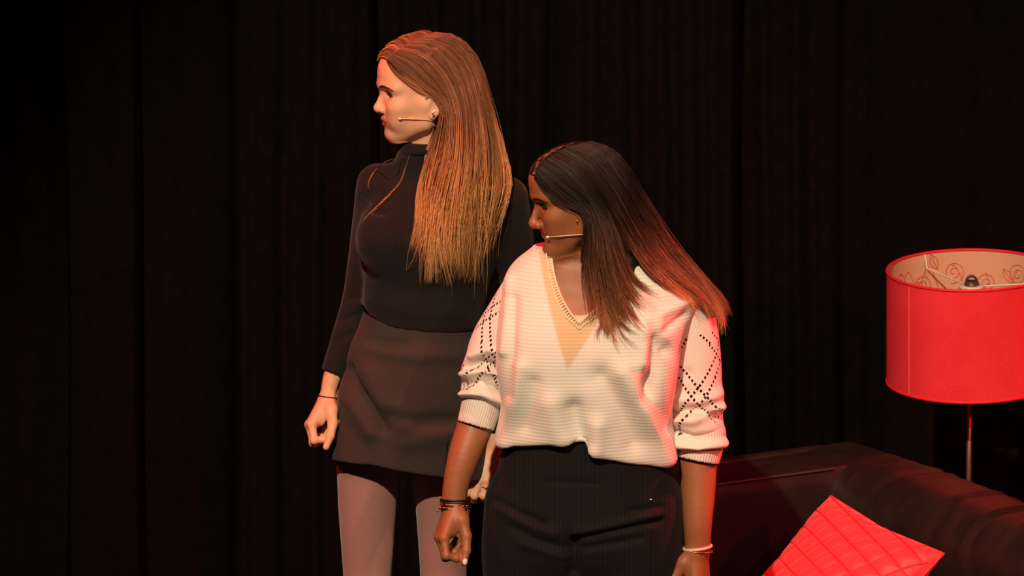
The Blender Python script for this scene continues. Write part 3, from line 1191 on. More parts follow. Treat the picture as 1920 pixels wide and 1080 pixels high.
def knit_mat(name, color, row, wale, strength, dist, rough=0.85, sheen=0.2, rib=False, groove=0.75, vary=0.06, spec=0.2):
    m, N, L, b = new_mat(name)
    nt = NT(m)
    u, v = uv_nodes(nt)
    b.inputs['Roughness'].default_value = rough
    b.inputs['Sheen Weight'].default_value = sheen
    b.inputs['Specular IOR Level'].default_value = spec
    su = nt.m('SINE', nt.m('MULTIPLY', u, 2 * math.pi / wale))
    if rib:
        hgt = nt.m('MULTIPLY_ADD', su, 0.5, 0.5)
    else:
        tri_ = nt.m('PINGPONG', nt.m('DIVIDE', u, wale), 0.5)
        vr = nt.m('ADD', nt.m('DIVIDE', v, row), nt.m('MULTIPLY', tri_, 0.75))
        b_ = nt.m('POWER', nt.m('ABSOLUTE', nt.m('SINE', nt.m('MULTIPLY', vr, math.pi))), 0.8)
        hgt = nt.m('MULTIPLY', b_, nt.m('MULTIPLY_ADD', tri_, -0.5, 1.0))
    tc = N.new('ShaderNodeTexCoord')
    nz = N.new('ShaderNodeTexNoise')
    nz.inputs['Scale'].default_value = 180
    nz.inputs['Detail'].default_value = 4
    L.new(tc.outputs['Object'], nz.inputs['Vector'])
    h2 = nt.m('ADD', hgt, nt.m('MULTIPLY', nz.outputs['Fac'], 0.35))
    bp = N.new('ShaderNodeBump')
    bp.inputs['Strength'].default_value = strength
    bp.inputs['Distance'].default_value = dist
    L.new(h2, bp.inputs['Height'])
    L.new(bp.outputs['Normal'], b.inputs['Normal'])
    a = N.new('ShaderNodeAttribute')
    a.attribute_name = 'Col'
    mx = N.new('ShaderNodeMix')
    mx.data_type = 'RGBA'
    mx.blend_type = 'MULTIPLY'
    mx.inputs[0].default_value = 1
    mx.inputs[6].default_value = (*color, 1)
    L.new(a.outputs['Color'], mx.inputs[7])
    gr = N.new('ShaderNodeMapRange')  # grooves darkened in the colour as occlusion shade; on the trousers also pinstripes
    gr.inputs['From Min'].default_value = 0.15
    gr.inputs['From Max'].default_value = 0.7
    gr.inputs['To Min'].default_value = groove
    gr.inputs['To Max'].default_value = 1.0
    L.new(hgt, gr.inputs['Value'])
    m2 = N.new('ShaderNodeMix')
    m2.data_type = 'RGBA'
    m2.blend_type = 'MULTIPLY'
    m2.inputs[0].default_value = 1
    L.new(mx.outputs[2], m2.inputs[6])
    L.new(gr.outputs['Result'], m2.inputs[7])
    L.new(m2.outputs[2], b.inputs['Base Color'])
    return m, nt, b, (u, v)


def around_uv(V, cx, cy, R):
    return np.stack([np.arctan2(V[:, 0] - cx, -(V[:, 1] - cy)) * R, V[:, 2]], 1)


def bone_uv(V, bones, R=0.05):
    """u = angle round the nearest bone * R, v = running length along the bones"""
    best = np.full(len(V), 1e9)
    uv = np.zeros((len(V), 2))
    run = 0
    for a, b in zip(bones[:-1], bones[1:]):
        a, b = np.asarray(a), np.asarray(b)
        d = b - a
        L = np.linalg.norm(d)
        t = (V - a) @ d / L ** 2
        q = V - (a + np.clip(t, 0, 1)[:, None] * d)
        dist = np.linalg.norm(q, axis=1)
        ax = d / L
        e1_ = nrm(np.array([0, -1, 0]) - ax * (np.array([0, -1, 0]) @ ax))
        e2_ = np.cross(ax, e1_)
        u = np.arctan2(q @ e2_, q @ e1_) * R
        m = dist < best
        best[m] = dist[m]
        uv[m, 0] = u[m]
        uv[m, 1] = (run + np.clip(t, -0.2, 1.2) * L)[m]
        run += L
    return uv


def rows_px(rows, Y0):
    """(py, x left, x right, depth of axis, half depth) -> loft arrays"""
    z, xl, xr, yc, ry = [], [], [], [], []
    for py, a, b, d, r in rows:
        p, q = at(a, py, Y0 + d), at(b, py, Y0 + d)
        z.append(p[2])
        xl.append(p[0])
        xr.append(q[0])
        yc.append(Y0 + d)
        ry.append(r)
    return z, xl, xr, yc, ry


def box_of(pts, pad):
    P = np.asarray(pts)
    return P.min(0) - pad, P.max(0) + pad

# ================================================================== PERSON 1: woman in black jumper and skirt
Y1 = 0.15
K1 = 0.00114
A1 = lambda px, py, d=0.0: at(px, py, Y1 + d)
B1 = np.array([A1(760, 900)[0], Y1, 0.0])
p1 = empty('person', tuple(B1))
tag(p1, 'woman with long light brown hair in black jumper and dark skirt, looking left', 'person')
H1 = Head(A1(797, 190, 0.0), head_axes(76, -2, 0), 1.0, nose=(111, -14), lid=0.0)
r1 = np.random.default_rng(11)

torso1 = [(268, 752, 852, 0.012, 0.054), (290, 750, 856, 0.015, 0.056), (306, 742, 866, 0.02, 0.06), (318, 722, 892, 0.025, 0.070), (330, 702, 925, 0.025, 0.082),
          (345, 690, 950, 0.02, 0.094), (380, 688, 955, 0.015, 0.106), (430, 680, 948, 0.01, 0.115), (480, 682, 936, 0.01, 0.112),
          (530, 686, 918, 0.005, 0.104), (580, 682, 906, 0.0, 0.102), (640, 668, 910, 0.0, 0.11), (720, 650, 918, 0.0, 0.118), (800, 648, 912, 0.0, 0.118)]
armR1 = [(A1(708, 345, 0.02), 0.040), (A1(694, 440, 0.035), 0.037), (A1(676, 555, 0.04), 0.034), (A1(652, 630, 0.02), 0.030), (A1(624, 702, -0.005), 0.0225), (A1(613, 748, -0.015), 0.0185)]
armL1 = [(A1(950, 372, 0.0), 0.043), (A1(966, 470, 0.01), 0.039), (A1(978, 600, 0.03), 0.034), (A1(962, 700, 0.02), 0.031), (A1(935, 800, -0.01), 0.023), (A1(924, 852, -0.02), 0.0185)]
legR1 = [(A1(694, 760, 0.0), 0.088), (A1(691, 860, 0.0), 0.0705), (A1(689, 960, 0.005), 0.0625), (A1(689, 1090, 0.01), 0.052), (A1(690, 1200, 0.03), 0.050), (A1(690, 1330, 0.04), 0.036), (A1(690, 1440, 0.04), 0.031)]
legL1 = [(A1(832, 760, 0.0), 0.088), (A1(830, 860, 0.0), 0.0705), (A1(831, 960, 0.01), 0.0590), (A1(832, 1090, 0.02), 0.0505), (A1(834, 1200, 0.04), 0.050), (A1(836, 1330, 0.05), 0.036), (A1(836, 1440, 0.05), 0.031)]


def feet(f, ankle, fw, grow=0.0):
    a = np.asarray(ankle)
    h = np.array([a[0], a[1], 0])
    f.cone(a, h + np.array([0, 0, 0.045]) - fw * 0.02, 0.034 + grow, 0.034 + grow, 0.02)
    f.cone(h + np.array([0, 0, 0.034]) - fw * 0.03, h + fw * 0.10 + np.array([0, 0, 0.026]), 0.030 + grow, 0.026 + grow, 0.02)
    f.cone(h + fw * 0.08 + np.array([0, 0, 0.024]), h + fw * 0.15 + np.array([0, 0, 0.018]), 0.032 + grow, 0.018 + grow, 0.02)


FWD1 = nrm([-0.6, -0.8, 0])


def body1(f, g, skin_arms=True):
    f.loft(*rows_px(torso1, Y1), k=0.01, grow=g)
    f.chain(armR1, 0.015, grow=g if skin_arms else g)
    f.chain(armL1, 0.015, grow=g)
    f.chain(legR1, 0.02, grow=g)
    f.chain(legL1, 0.02, grow=g)


def smooth_above(V, F, z0):
    W = relax(V, F, 10)
    k = np.clip((V[:, 2] - z0) / 0.02, 0, 1)[:, None]
    return V * (1 - k) + W * k


# --- body
fh = Field()
H1.build(fh)
fh.cone(H1.p(-22, 0, -20), A1(803, 300, 0.015), 0.050, 0.050, 0.015)
Vh, Fh = fh.mesh(*box_of([H1.p(130, 90, 150), H1.p(-110, -90, -120), H1.p(130, -90, -120), H1.p(-110, 90, 150)], 0.01), 0.0017)
ff = Field()
body1(ff, -0.012)
for a in (legR1[-1][0], legL1[-1][0]):
    feet(ff, a, FWD1, -0.004)
Vb, Fb = ff.mesh((B1[0] - 0.32, Y1 - 0.30, 0), (B1[0] + 0.36, Y1 + 0.25, 1.50), 0.009)
fr_ = Field()
fr_.chain([armR1[3], armR1[4], armR1[5]], 0.01, grow=-0.003)
hdR = hand(fr_, armR1[5][0], A1(583, 797, -0.05) - armR1[5][0], np.array([-1.0, -0.05, 0.55]), True, 0.92,
           curls=[(38, 92, 40), (42, 92, 45), (48, 95, 45), (52, 95, 45)],
           thumb=[(0.030, 0.026, -0.018), (0.30, 0.80, -0.52), (0.10, 0.95, -0.32), (-0.15, 0.98, -0.20)])
VhR, FhR = fr_.mesh(*box_of([armR1[3][0], armR1[5][0], *hdR['tips'], *hdR['mcp'], *hdR['thumb'], *hdR['pip']], 0.03), 0.0015)
fl_ = Field()
fl_.chain([armL1[3], armL1[4], armL1[5]], 0.01, grow=-0.003)
hdL = hand(fl_, armL1[5][0], A1(910, 893, -0.045) - armL1[5][0], np.array([-0.15, -1.0, 0.1]), False, 0.82,
           curls=[(8, 72, 40), (10, 74, 42), (14, 78, 45), (20, 78, 45)],
           thumb=[(0.030, 0.026, -0.014), (0.45, 0.80, -0.35), (0.20, 0.95, -0.30), (0.0, 0.98, -0.20)])
VhL, FhL = fl_.mesh(*box_of([armL1[3][0], armL1[5][0], *hdL['tips'], *hdL['mcp'], *hdL['thumb'], *hdL['pip']], 0.03), 0.0016)
V, F = join([(Vh, Fh), (Vb, Fb), (VhR, FhR), (VhL, FhL)])
col = np.ones((len(V), 3))
col[:len(Vh)] = H1.tint(Vh, lip=(0.86, 0.28, 0.36))
body_1 = make_obj('body', V, F, M_skin_fair, p1, B1, col=col)
T1 = bvh((Vh, Fh), (VhR, FhR), (VhL, FhL))
TH1 = bvh((Vh, Fh))
H1.eyes(H1.R @ np.array([1.0, 0.12, -0.02]), body_1, B1, iris=(0.06, 0.045, 0.035))
H1.brows(TH1, body_1, B1, M_brow_brown, ins=(13, 31), mid=(30, 37), out=(52, 32), n=260)
H1.lashes(TH1, body_1, B1, M_lash)

# --- jumper
M_knit_black, *_ = knit_mat('knit_black', (0.0125, 0.0095, 0.009), 0.004, 0.0046, 0.35, 0.0010, rough=0.9, sheen=0.08, rib=True, groove=0.7)
fs = Field()
fs.loft(*rows_px(torso1[:11] + [(600, 680, 904, 0, 0.106), (622, 680, 902, 0, 0.104), (640, 680, 902, 0, 0.10)], Y1), k=0.01, grow=0.006)
fs.ell(A1(716, 452, -0.078), (0.052, 0.055, 0.062), 0.05)
fs.ell(A1(818, 462, -0.070), (0.058, 0.055, 0.062), 0.05)
# hem line (front of the body) and cuffs
hx = [A1(x, y, -0.10) for x, y in ((600, 580), (678, 588), (700, 602), (735, 614), (800, 622), (905, 628), (1000, 630))]
hxx, hxz = np.array([h[0] for h in hx]), np.array([h[2] for h in hx])
fs.custom(lambda X, Y, Z: Z - np.interp(X, hxx, hxz) + 0 * Y, (B1[0] - 0.30, Y1 - 0.3, 0.7), (B1[0] + 0.30, Y1 + 0.3, 1.30), 0.004, 's')
fs.chain([(p, r) for p, r in armR1[:5]], 0.022, grow=0.004)
fs.chain([(p, r) for p, r in armL1[:5]], 0.022, grow=0.004)
ad = nrm(armR1[4][0] - armR1[3][0])
c_ = armR1[4][0]
fs.custom(lambda X, Y, Z: -((X - c_[0]) * ad[0] + (Y - c_[1]) * ad[1] + (Z - c_[2]) * ad[2]), c_ - 0.05, c_ + 0.05, 0.002, 's')
Vj, Fj = fs.mesh((B1[0] - 0.22, Y1 - 0.22, 0.86), (B1[0] + 0.32, Y1 + 0.20, 1.53), 0.004)
Vj = relax(Vj, Fj, 2)
Vj = folds(Vj, Fj, [([(700, 392), (720, 398)], -0.008, 7), ([(672, 372), (694, 390), (704, 396)], -0.006, 8), ([(690, 530), (760, 545), (850, 540)], -0.004, 12),
                    ([(690, 565), (760, 585), (870, 590)], 0.004, 14), ([(655, 560), (690, 555)], -0.004, 6), ([(640, 600), (670, 590)], -0.004, 6),
                    ([(630, 640), (662, 625)], -0.003, 6), ([(760, 330), (790, 380)], -0.003, 14)])
uvj = around_uv(Vj, A1(800, 500)[0], Y1, 0.13)
for arm_ in (armR1, armL1):
    ps_ = [p for p, r in arm_]
    dmin = np.full(len(Vj), 9.0)
    for a_, b_ in zip(ps_[:-1], ps_[1:]):
        t_ = np.clip((Vj - a_) @ (b_ - a_) / ((b_ - a_) @ (b_ - a_)), 0, 1)
        dmin = np.minimum(dmin, np.linalg.norm(Vj - a_ - t_[:, None] * (b_ - a_), axis=1))
    m_ = dmin < 0.046
    uvj[m_] = bone_uv(Vj, ps_, 0.04)[m_]
jumper1 = make_obj('jumper', Vj, Fj, M_knit_black, p1, B1, uv=uvj, col=np.ones((len(Vj), 3)))
jumper1['label'] = 'black fine-ribbed turtleneck jumper'
# turtleneck collar fold
a = np.linspace(0, 2 * math.pi, 49)
cc = A1(802, 289, 0.014)
P = np.stack([cc[0] + 0.0575 * np.cos(a), cc[1] + 0.062 * np.sin(a), cc[2] + 0.010 - 0.006 * np.sin(a)], 1)
V, F = tube_arrays(P, 0.0075, 8)
make_obj('collar', V, F, M_knit_black, jumper1, B1, uv=V[:, [0, 2]], col=np.ones((len(V), 3)))

# --- skirt
M_skirt = mat('skirt_charcoal_wool', (0.044, 0.031, 0.027), 0.9, noise=0.18, nscale=400, bump=0.3, bscale=1200, bdist=0.0006, sheen=0.06, spec=0.2)
fk = Field()
sk_rows = [(585, 682, 904, 0, 0.104), (612, 672, 906, 0, 0.110), (640, 658, 910, 0, 0.118), (680, 646, 914, 0, 0.127), (720, 638, 918, 0, 0.133), (780, 629, 918, 0, 0.139),
           (820, 617, 914, 0, 0.141), (850, 608, 914, 0, 0.143), (900, 594, 914, 0, 0.146), (960, 580, 914, 0, 0.148)]
fk.loft(*rows_px(sk_rows, Y1), k=0.01, n=2.15)
hl = [A1(614, 849, 0.0)[2], A1(700, 871, -0.125)[2], A1(832, 895, -0.125)[2], A1(915, 893, -0.0)[2]]
hxs = [A1(x, 870)[0] for x in (614, 700, 832, 915)]
fk.custom(lambda X, Y, Z: Z - np.interp(X, hxs, hl) + 0 * Y, (B1[0] - 0.3, Y1 - 0.3, 0.5), (B1[0] + 0.3, Y1 + 0.3, 1.0), 0.003, 's')
s0, s1 = A1(840, 822, -0.13), A1(838, 905, -0.13)
fk.cone(s0, s1, 0.0022, 0.0042, 0.002, 's', flat=6.0)
Vk, Fk = fk.mesh((B1[0] - 0.24, Y1 - 0.19, 0.70), (B1[0] + 0.24, Y1 + 0.19, 1.16), 0.0038)
Vk = relax(Vk, Fk, 1)
Vk = folds(Vk, Fk, [(a_, b_ * 1.7, c_) for a_, b_, c_ in [([(652, 690), (672, 730), (700, 770), (718, 800)], -0.011, 11), ([(640, 740), (668, 765), (695, 810)], 0.008, 16),
                    ([(690, 700), (715, 750), (760, 790)], 0.007, 22), ([(735, 780), (790, 792), (850, 790)], -0.006, 14),
                    ([(700, 655), (780, 668), (880, 665)], 0.004, 16), ([(690, 640), (760, 648)], -0.003, 10), ([(760, 830), (840, 815), (900, 800)], 0.004, 18)]])
skirt = make_obj('skirt', Vk, Fk, M_skirt, p1, B1)
skirt['label'] = 'dark charcoal mini skirt with small front slit'

# --- tights and shoes
M_tights = mat('tights_mauve_grey', (0.40, 0.195, 0.172), 0.6, noise=0.06, nscale=200, bump=0.1, bscale=2000, bdist=0.0003, sheen=0.25, spec=0.3)
ft = Field()
ft.chain(legR1, 0.012)
ft.chain(legL1, 0.012)
for lg, s_ in ((legR1, 1), (legL1, -1)):
    k_ = lg[3][0]
    ft.ell(k_ + np.array([0, -0.022, -0.03]), (0.040, 0.036, 0.05), 0.03)
    ft.ell(lg[4][0] + np.array([0, 0.028, -0.03]), (0.045, 0.042, 0.10), 0.03)
for a in (legR1[-1][0], legL1[-1][0]):
    feet(ft, a, FWD1, 0.0)
Vt, Ft = ft.mesh((B1[0] - 0.22, Y1 - 0.26, 0.004), (B1[0] + 0.22, Y1 + 0.2, 0.90), 0.006)
Vt = relax(Vt, Ft, 2)
make_obj('tights', Vt, Ft, M_tights, p1, B1)
for a in (legR1[-1][0], legL1[-1][0]):
    fo = Field()
    feet(fo, a, FWD1, 0.006)
    fo.custom(lambda X, Y, Z: Z - 0.075 + 0 * X + 0 * Y, (a[0] - .2, a[1] - .3, 0.07), (a[0] + .2, a[1] + .2, 0.25), 0.003, 's')
    Vs_, Fs_ = fo.mesh((a[0] - 0.17, a[1] - 0.22, -0.02), (a[0] + 0.10, a[1] + 0.12, 0.12), 0.005)
    Vs_[:, 2] = np.maximum(Vs_[:, 2], 0.0)
    make_obj('shoe', Vs_, Fs_, M_shoe, p1, B1)

# --- wrist band, ring, ear jewellery, hair grip, headset microphone
wd_ = nrm(armR1[5][0] - armR1[4][0])
def ring_fit(tree, c, axis, r, gap=0.0004):
    axis = nrm(axis)
    a = nrm(np.cross(axis, [0, 1, 0.1]))
    b = np.cross(axis, a)
    P = []
    for th in np.linspace(0, 2 * math.pi, 49):
        d = math.cos(th) * a + math.sin(th) * b
        loc, _, _, _ = tree.ray_cast(Vector(c + d * 0.06), Vector(-d))
        P.append(c + d * ((np.linalg.norm(np.array(loc) - c) if loc is not None else 0.02) + gap))
    return tube_arrays(np.array(P), r, 6)


V, F = ring_fit(bvh((VhR, FhR)), A1(616, 744, -0.016), wd_ + np.array([0.10, 0, 0.0]), 0.0015)
o = make_obj('hair_tie', V, F, M_black_cord, p1, B1)
o['label'] = 'thin black hair tie round the wrist'
rp = hdL['mcp'][2] * 0.55 + hdL['pip'][2] * 0.45
V, F = ring(rp, hdL['pip'][2] - hdL['mcp'][2], 0.0086, 0.0016, 24, 6)
V2, F2 = ball(rp + np.array([0, -0.0095, 0.002]), 0.0028, 10, 7)
make_obj('finger_ring', *join([(V, F), (V2, F2)]), M_silver, p1, B1)['label'] = 'silver finger ring'

# --- hair
fc = Field()
m_ = H1.s
fc.ell(H1.p(-2, 0, 62), np.array((98.5, 76, 80)) * m_, 0.01, R=H1.R)
fc.ell(H1.p(-40, 0, 20), np.array((66, 74, 80)) * m_, 0.02, R=H1.R)


def hairline(H, a=(100, 96), nrm_=(0.69, -0.72), x0=-2):
    def f(X, Y, Z):
        q = [X - H.O[0], Y - H.O[1], Z - H.O[2]]
        x, y, z = [(q[0] * H.R[0, i] + q[1] * H.R[1, i] + q[2] * H.R[2, i]) / H.s for i in range(3)]
        d = (x - a[0]) * nrm_[0] + (z - a[1]) * nrm_[1] + 0.0022 * y ** 2 - 2
        return -np.minimum(d, x - x0) * H.s
    return f


fc.ell(H1.p(7, 0, 67), np.array((99, 70, 73)) * m_, 0.01, R=H1.R)
fc.custom(hairline(H1), H1.O - 0.2, H1.O + 0.2, 0.010, 's')
fc.chain([(A1(862, 190, -0.02), 0.050), (A1(872, 270, -0.035), 0.058), (A1(868, 350, -0.085), 0.046), (A1(862, 430, -0.11), 0.030), (A1(860, 480, -0.115), 0.014)], 0.03, flat=0.8)
fc.chain([(A1(890, 200, 0.03), 0.040), (A1(902, 300, 0.02), 0.036), (A1(905, 360, -0.05), 0.028), (A1(900, 420, -0.09), 0.016)], 0.03, flat=0.9)
Vc, Fc = fc.mesh((A1(690, 200)[0], Y1 - 0.22, A1(800, 520)[2]), (A1(985, 200)[0], Y1 + 0.18, A1(800, 30)[2]), 0.003)
Vc = relax(Vc, Fc, 2)
tcol = np.clip((A1(800, 200)[2] - Vc[:, 2]) / 0.35, 0, 1)[:, None]
hair1 = make_obj('hair', Vc, Fc, M_hair1, p1, B1, col=np.array([0.16, 0.070, 0.030]) * (1 - tcol) + np.array([0.34, 0.16, 0.055]) * tcol)
hair1['label'] = 'long straight light brown hair, parted and falling over one shoulder'
TC1 = bvh((Vc, Fc), (Vh, Fh), (Vj, Fj))
n1 = [
    [(728, 112, 0), (742, 131, 0), (765, 150, -.06), (792, 168, -.08), (813, 181, -.08), (825, 205, -.08), (821, 245, -.08), (806, 300, -.09), (797, 360, -.1), (800, 420, -.12), (790, 470, -.13), (776, 502, -.13)],
    [(735, 103, 0), (765, 118, -.05), (798, 148, -.08), (828, 180, -.08), (842, 220, -.08), (838, 290, -.09), (818, 360, -.1), (808, 430, -.12), (806, 480, -.13), (812, 528, -.13)],
    [(748, 93, 0), (790, 106, -.05), (832, 150, -.08), (855, 210, -.08), (856, 290, -.09), (842, 370, -.1), (832, 440, -.12), (836, 490, -.13), (845, 530, -.13)],
    [(765, 83, 0), (812, 90, -.05), (856, 135, -.07), (878, 205, -.07), (882, 290, -.08), (872, 380, -.1), (864, 450, -.12), (864, 500, -.13), (866, 530, -.13)],
    [(783, 73, 0), (832, 78, -.04), (876, 120, -.05), (898, 200, -.05), (908, 285, -.06), (902, 380, -.09), (893, 450, -.11), (886, 500, -.12), (878, 526, -.12)],
    [(800, 66, 0), (848, 70, -.02), (889, 112, -.02), (910, 185, -.02), (926, 270, -.03), (929, 345, -.06), (908, 425, -.09), (893, 478, -.1), (884, 514, -.1)],
    [(815, 60, 0.02), (858, 68, 0), (895, 110, 0), (915, 180, 0), (934, 260, 0), (945, 325, -.02), (935, 375, -.05), (915, 425, -.07), (905, 470, -.08)],
]
sh = [hair_sheet(n1, TC1, Y1, 3000, 0.0018, rng=r1, clump=34, jit=2.2, flare=10, cut=(0.66, 0.93), layer=0.010, wave=6, r=0.00050, cw=(0.3, 0.8), drift=0.3, freq=7),
      hair_sheet(n1, TC1, Y1, 2500, 0.005, rng=r1, clump=22, jit=1.2, flare=20, cut=(0.74, 1.02), layer=0.012, wave=12, r=0.00048, cw=(0.84, 1.0), drift=0.5, freq=9),
      hair_sheet(n1, TC1, Y1, 110, 0.012, rng=r1, clump=60, jit=6, flare=36, cut=(0.75, 1.08), layer=0.02, wave=12, r=0.0004, freq=8),
      hair_sheet(n1, TC1, Y1, 420, 0.010, rng=r1, clump=120, jit=5, flare=20, cut=(0.82, 1.05), layer=0.02, wave=5),
      hair_sheet([[(728, 112, 0), (719, 107, 0), (710, 110, .01), (707.5, 116, .02)], [(736, 103, 0), (724, 94, 0.0), (711, 101, .02)], [(758, 87, 0), (743, 77, .0), (725, 84, .03)],
                  [(785, 72, 0), (772, 63, .0), (752, 68, .04)], [(812, 61, 0), (804, 57, .03), (786, 58, .05)]], TC1, Y1, 900, 0.002, rng=r1, clump=30, jit=1.0, flare=1, cut=(0.9, 1.0), layer=0.003, wave=0.5)]
sh.append(hair_sheet([[(724, 115, 0), (738, 136, 0), (758, 153, -.06), (784, 170, -.08), (808, 184, -.08), (822, 200, -.08)], [(727, 112, 0), (742, 131, 0), (765, 149, -.06), (792, 167, -.08), (814, 180, -.08), (826, 200, -.08)],
                      [(731, 109, 0), (752, 126, 0), (775, 144, -.06), (800, 161, -.08), (820, 176, -.08), (834, 200, -.08)]], TC1, Y1, 520, 0.0008, rng=r1, clump=60, jit=1.2, flare=0.5, cut=(0.5, 1.0), layer=0.002, wave=0.8, r=0.0004))
wis = [[(770, 285, -.03), (762, 310, -.09), (752, 340, -.12), (730, 365, -.13), (705, 388, -.13), (682, 412, -.12)],
       [(768, 290, -.03), (758, 318, -.09), (746, 345, -.12), (722, 372, -.13), (694, 398, -.13), (676, 420, -.12)]]
sh.append(hair_sheet(wis, TC1, Y1, 14, 0.003, rng=r1, clump=6, jit=1.6, flare=5, cut=(0.6, 1.0), layer=0.003, r=0.00036))
wis2 = [[(760, 294, -.05), (735, 298, -.09), (712, 310, -.11), (697, 330, -.11), (691, 348, -.11), (694, 360, -.11)],
        [(758, 296, -.05), (733, 300, -.09), (711, 312, -.11), (696, 332, -.11), (691, 350, -.11), (696, 368, -.11)]]
sh.append(hair_sheet(wis2, TC1, Y1, 6, 0.003, rng=r1, clump=3, jit=0.8, flare=2, cut=(0.8, 1.0), layer=0.003, r=0.0004))
sh.append(hair_sheet([[(815, 236, -.08), (808, 258, -.09), (799, 285, -.1), (797, 330, -.1)], [(818, 236, -.08), (812, 260, -.09), (803, 288, -.1), (800, 340, -.1)]], TC1, Y1, 30, 0.004, rng=r1, clump=4, jit=1, flare=2, layer=0.004))
hair_mesh('hair_strands', sh, [(0, (0.135, 0.055, 0.030)), (0.3, (0.19, 0.083, 0.040)), (0.5, (0.34, 0.150, 0.058)), (0.72, (0.58, 0.285, 0.100)), (1, (0.74, 0.42, 0.165))], M_hair1, hair1, B1, r1, 0.16)

# --- headset microphone
TA1 = bvh((Vc, Fc), (Vh, Fh))
mp = [onsurf(TH1, x, y, l, Y1 - 0.05) for x, y, l in ((750, 222.5, 0.006), (766, 223, 0.004), (790, 224, 0.003), (806, 225.5, 0.003), (814, 226, 0.004))]
V, F = tube_arrays(resample(mp, 20), 0.0011, 6)
mic1 = make_obj('headset_microphone', V, F, M_mic, p1, B1)
mic1['label'] = 'thin beige headset microphone taped on the cheek'
V, F = ball(mp[0], (0.0036, 0.0026, 0.0026), 12, 8)
make_obj('microphone_tip', V, F, M_mic_tip, mic1, B1)
n = nrm(TH1.ray_cast(Vector(CAM), Vector(nrm(ray(771, 222))))[1])
tx = nrm(np.cross(n, [0, 0, 1]))
tz = np.cross(tx, n)
V = []
for jz in np.linspace(-1, 1, 5):
    for jx in np.linspace(-1, 1, 7):
        q = onsurf(TH1, 771, 222, 0, Y1) + tx * jx * 0.0085 + tz * jz * 0.006
        loc, nn_, _, _ = TH1.find_nearest(Vector(q))
        V.append(np.array(loc) + np.array(nn_) * (0.0006 + 0.0012 * math.exp(-(jz / 0.3) ** 2)))
F = np.array([[a * 7 + b, a * 7 + b + 1, (a + 1) * 7 + b + 1, (a + 1) * 7 + b] for a in range(4) for b in range(6)])
make_obj('cheek_tape', np.array(V), F, M_tape, mic1, B1)
# earring and hair grip
e0 = onsurf(TA1, 814, 212, 0.004, Y1 - 0.08)
V, F = tube_arrays(resample([e0 + np.array([0.002, 0, 0.006]), e0 + np.array([-0.004, -0.002, 0.0]), e0 + np.array([0.001, -0.002, -0.005]), e0 + np.array([-0.003, 0, -0.008])], 14), 0.0011, 6)
er = make_obj('earring', V, F, M_silver, p1, B1)
er['label'] = 'silver drop earring'
V, F = ball(onsurf(TA1, 814, 237, 0.006, Y1 - 0.08), (0.0018, 0.0018, 0.0045), 10, 8)
make_obj('earring_drop', V, F, M_silver, er, B1)
g0, g1 = onsurf(TA1, 798, 185, 0.004, Y1 - 0.08), onsurf(TA1, 806, 176, 0.007, Y1 - 0.08)
V, F = tube_arrays(resample([g0, (g0 + g1) / 2, g1], 8), np.linspace(0.0018, 0.0009, 8), 6)
make_obj('hair_grip', V, F, M_gold, p1, B1)['label'] = 'small gold hair grip above the ear'

# ================================================================== PERSON 2: woman in white lace-knit jumper
Y2 = -0.25
A2 = lambda px, py, d=0.0: at(px, py, Y2 + d)
B2 = np.array([A2(1090, 1000)[0], Y2, 0.0])
p2 = empty('person', tuple(B2))
tag(p2, 'woman with long dark hair in white lace-knit jumper and black striped trousers', 'person')
H2 = Head(A2(1092, 385, -0.018), head_axes(79, 8, 0), 0.99, nose=(116, -20), nose_w=1.15, jaw=1.03, lid=0.3, chx=5, chz=-8, crown=9)
r2 = np.random.default_rng(23)

torso2 = [(470, 1020, 1150, 0.02, 0.06), (490, 985, 1225, 0.02, 0.078), (515, 962, 1278, 0.015, 0.092), (545, 950, 1300, 0.01, 0.106), (600, 946, 1296, 0.0, 0.118),
          (650, 948, 1268, 0.0, 0.122), (700, 952, 1256, 0.0, 0.122), (760, 948, 1258, 0.0, 0.124), (810, 938, 1264, 0.0, 0.128), (850, 930, 1268, 0.0, 0.128), (900, 935, 1268, 0, 0.122),
          (960, 925, 1270, 0.01, 0.122), (1000, 940, 1255, 0.015, 0.105)]
armR2 = [(A2(975, 535, 0.02), 0.043), (A2(930, 640, 0.03), 0.041), (A2(905, 735, 0.03), 0.038), (A2(893, 790, 0.01), 0.0375), (A2(872, 850, -0.02), 0.034), (A2(856, 905, -0.04), 0.0275), (A2(850, 950, -0.05), 0.0245)]
armL2 = [(A2(1296, 600, 0.02), 0.046), (A2(1302, 700, 0.03), 0.043), (A2(1306, 800, 0.03), 0.041), (A2(1308, 862, 0.01), 0.040), (A2(1309, 920, -0.01), 0.0355), (A2(1308, 980, -0.03), 0.030), (A2(1308, 1030, -0.035), 0.0255)]
legR2 = [(A2(1000, 950, 0.0), 0.100), (A2(990, 1060, 0.0), 0.092), (A2(985, 1200, 0.02), 0.075), (A2(985, 1330, 0.03), 0.062), (A2(985, 1480, 0.05), 0.050), (A2(985, 1560, 0.05), 0.044)]
legL2 = [(A2(1182, 950, 0.0), 0.106), (A2(1184, 1060, 0.0), 0.100), (A2(1184, 1200, 0.02), 0.080), (A2(1184, 1330, 0.03), 0.064), (A2(1184, 1480, 0.05), 0.050), (A2(1184, 1560, 0.05), 0.044)]
FWD2 = nrm([-0.2, -1, 0])

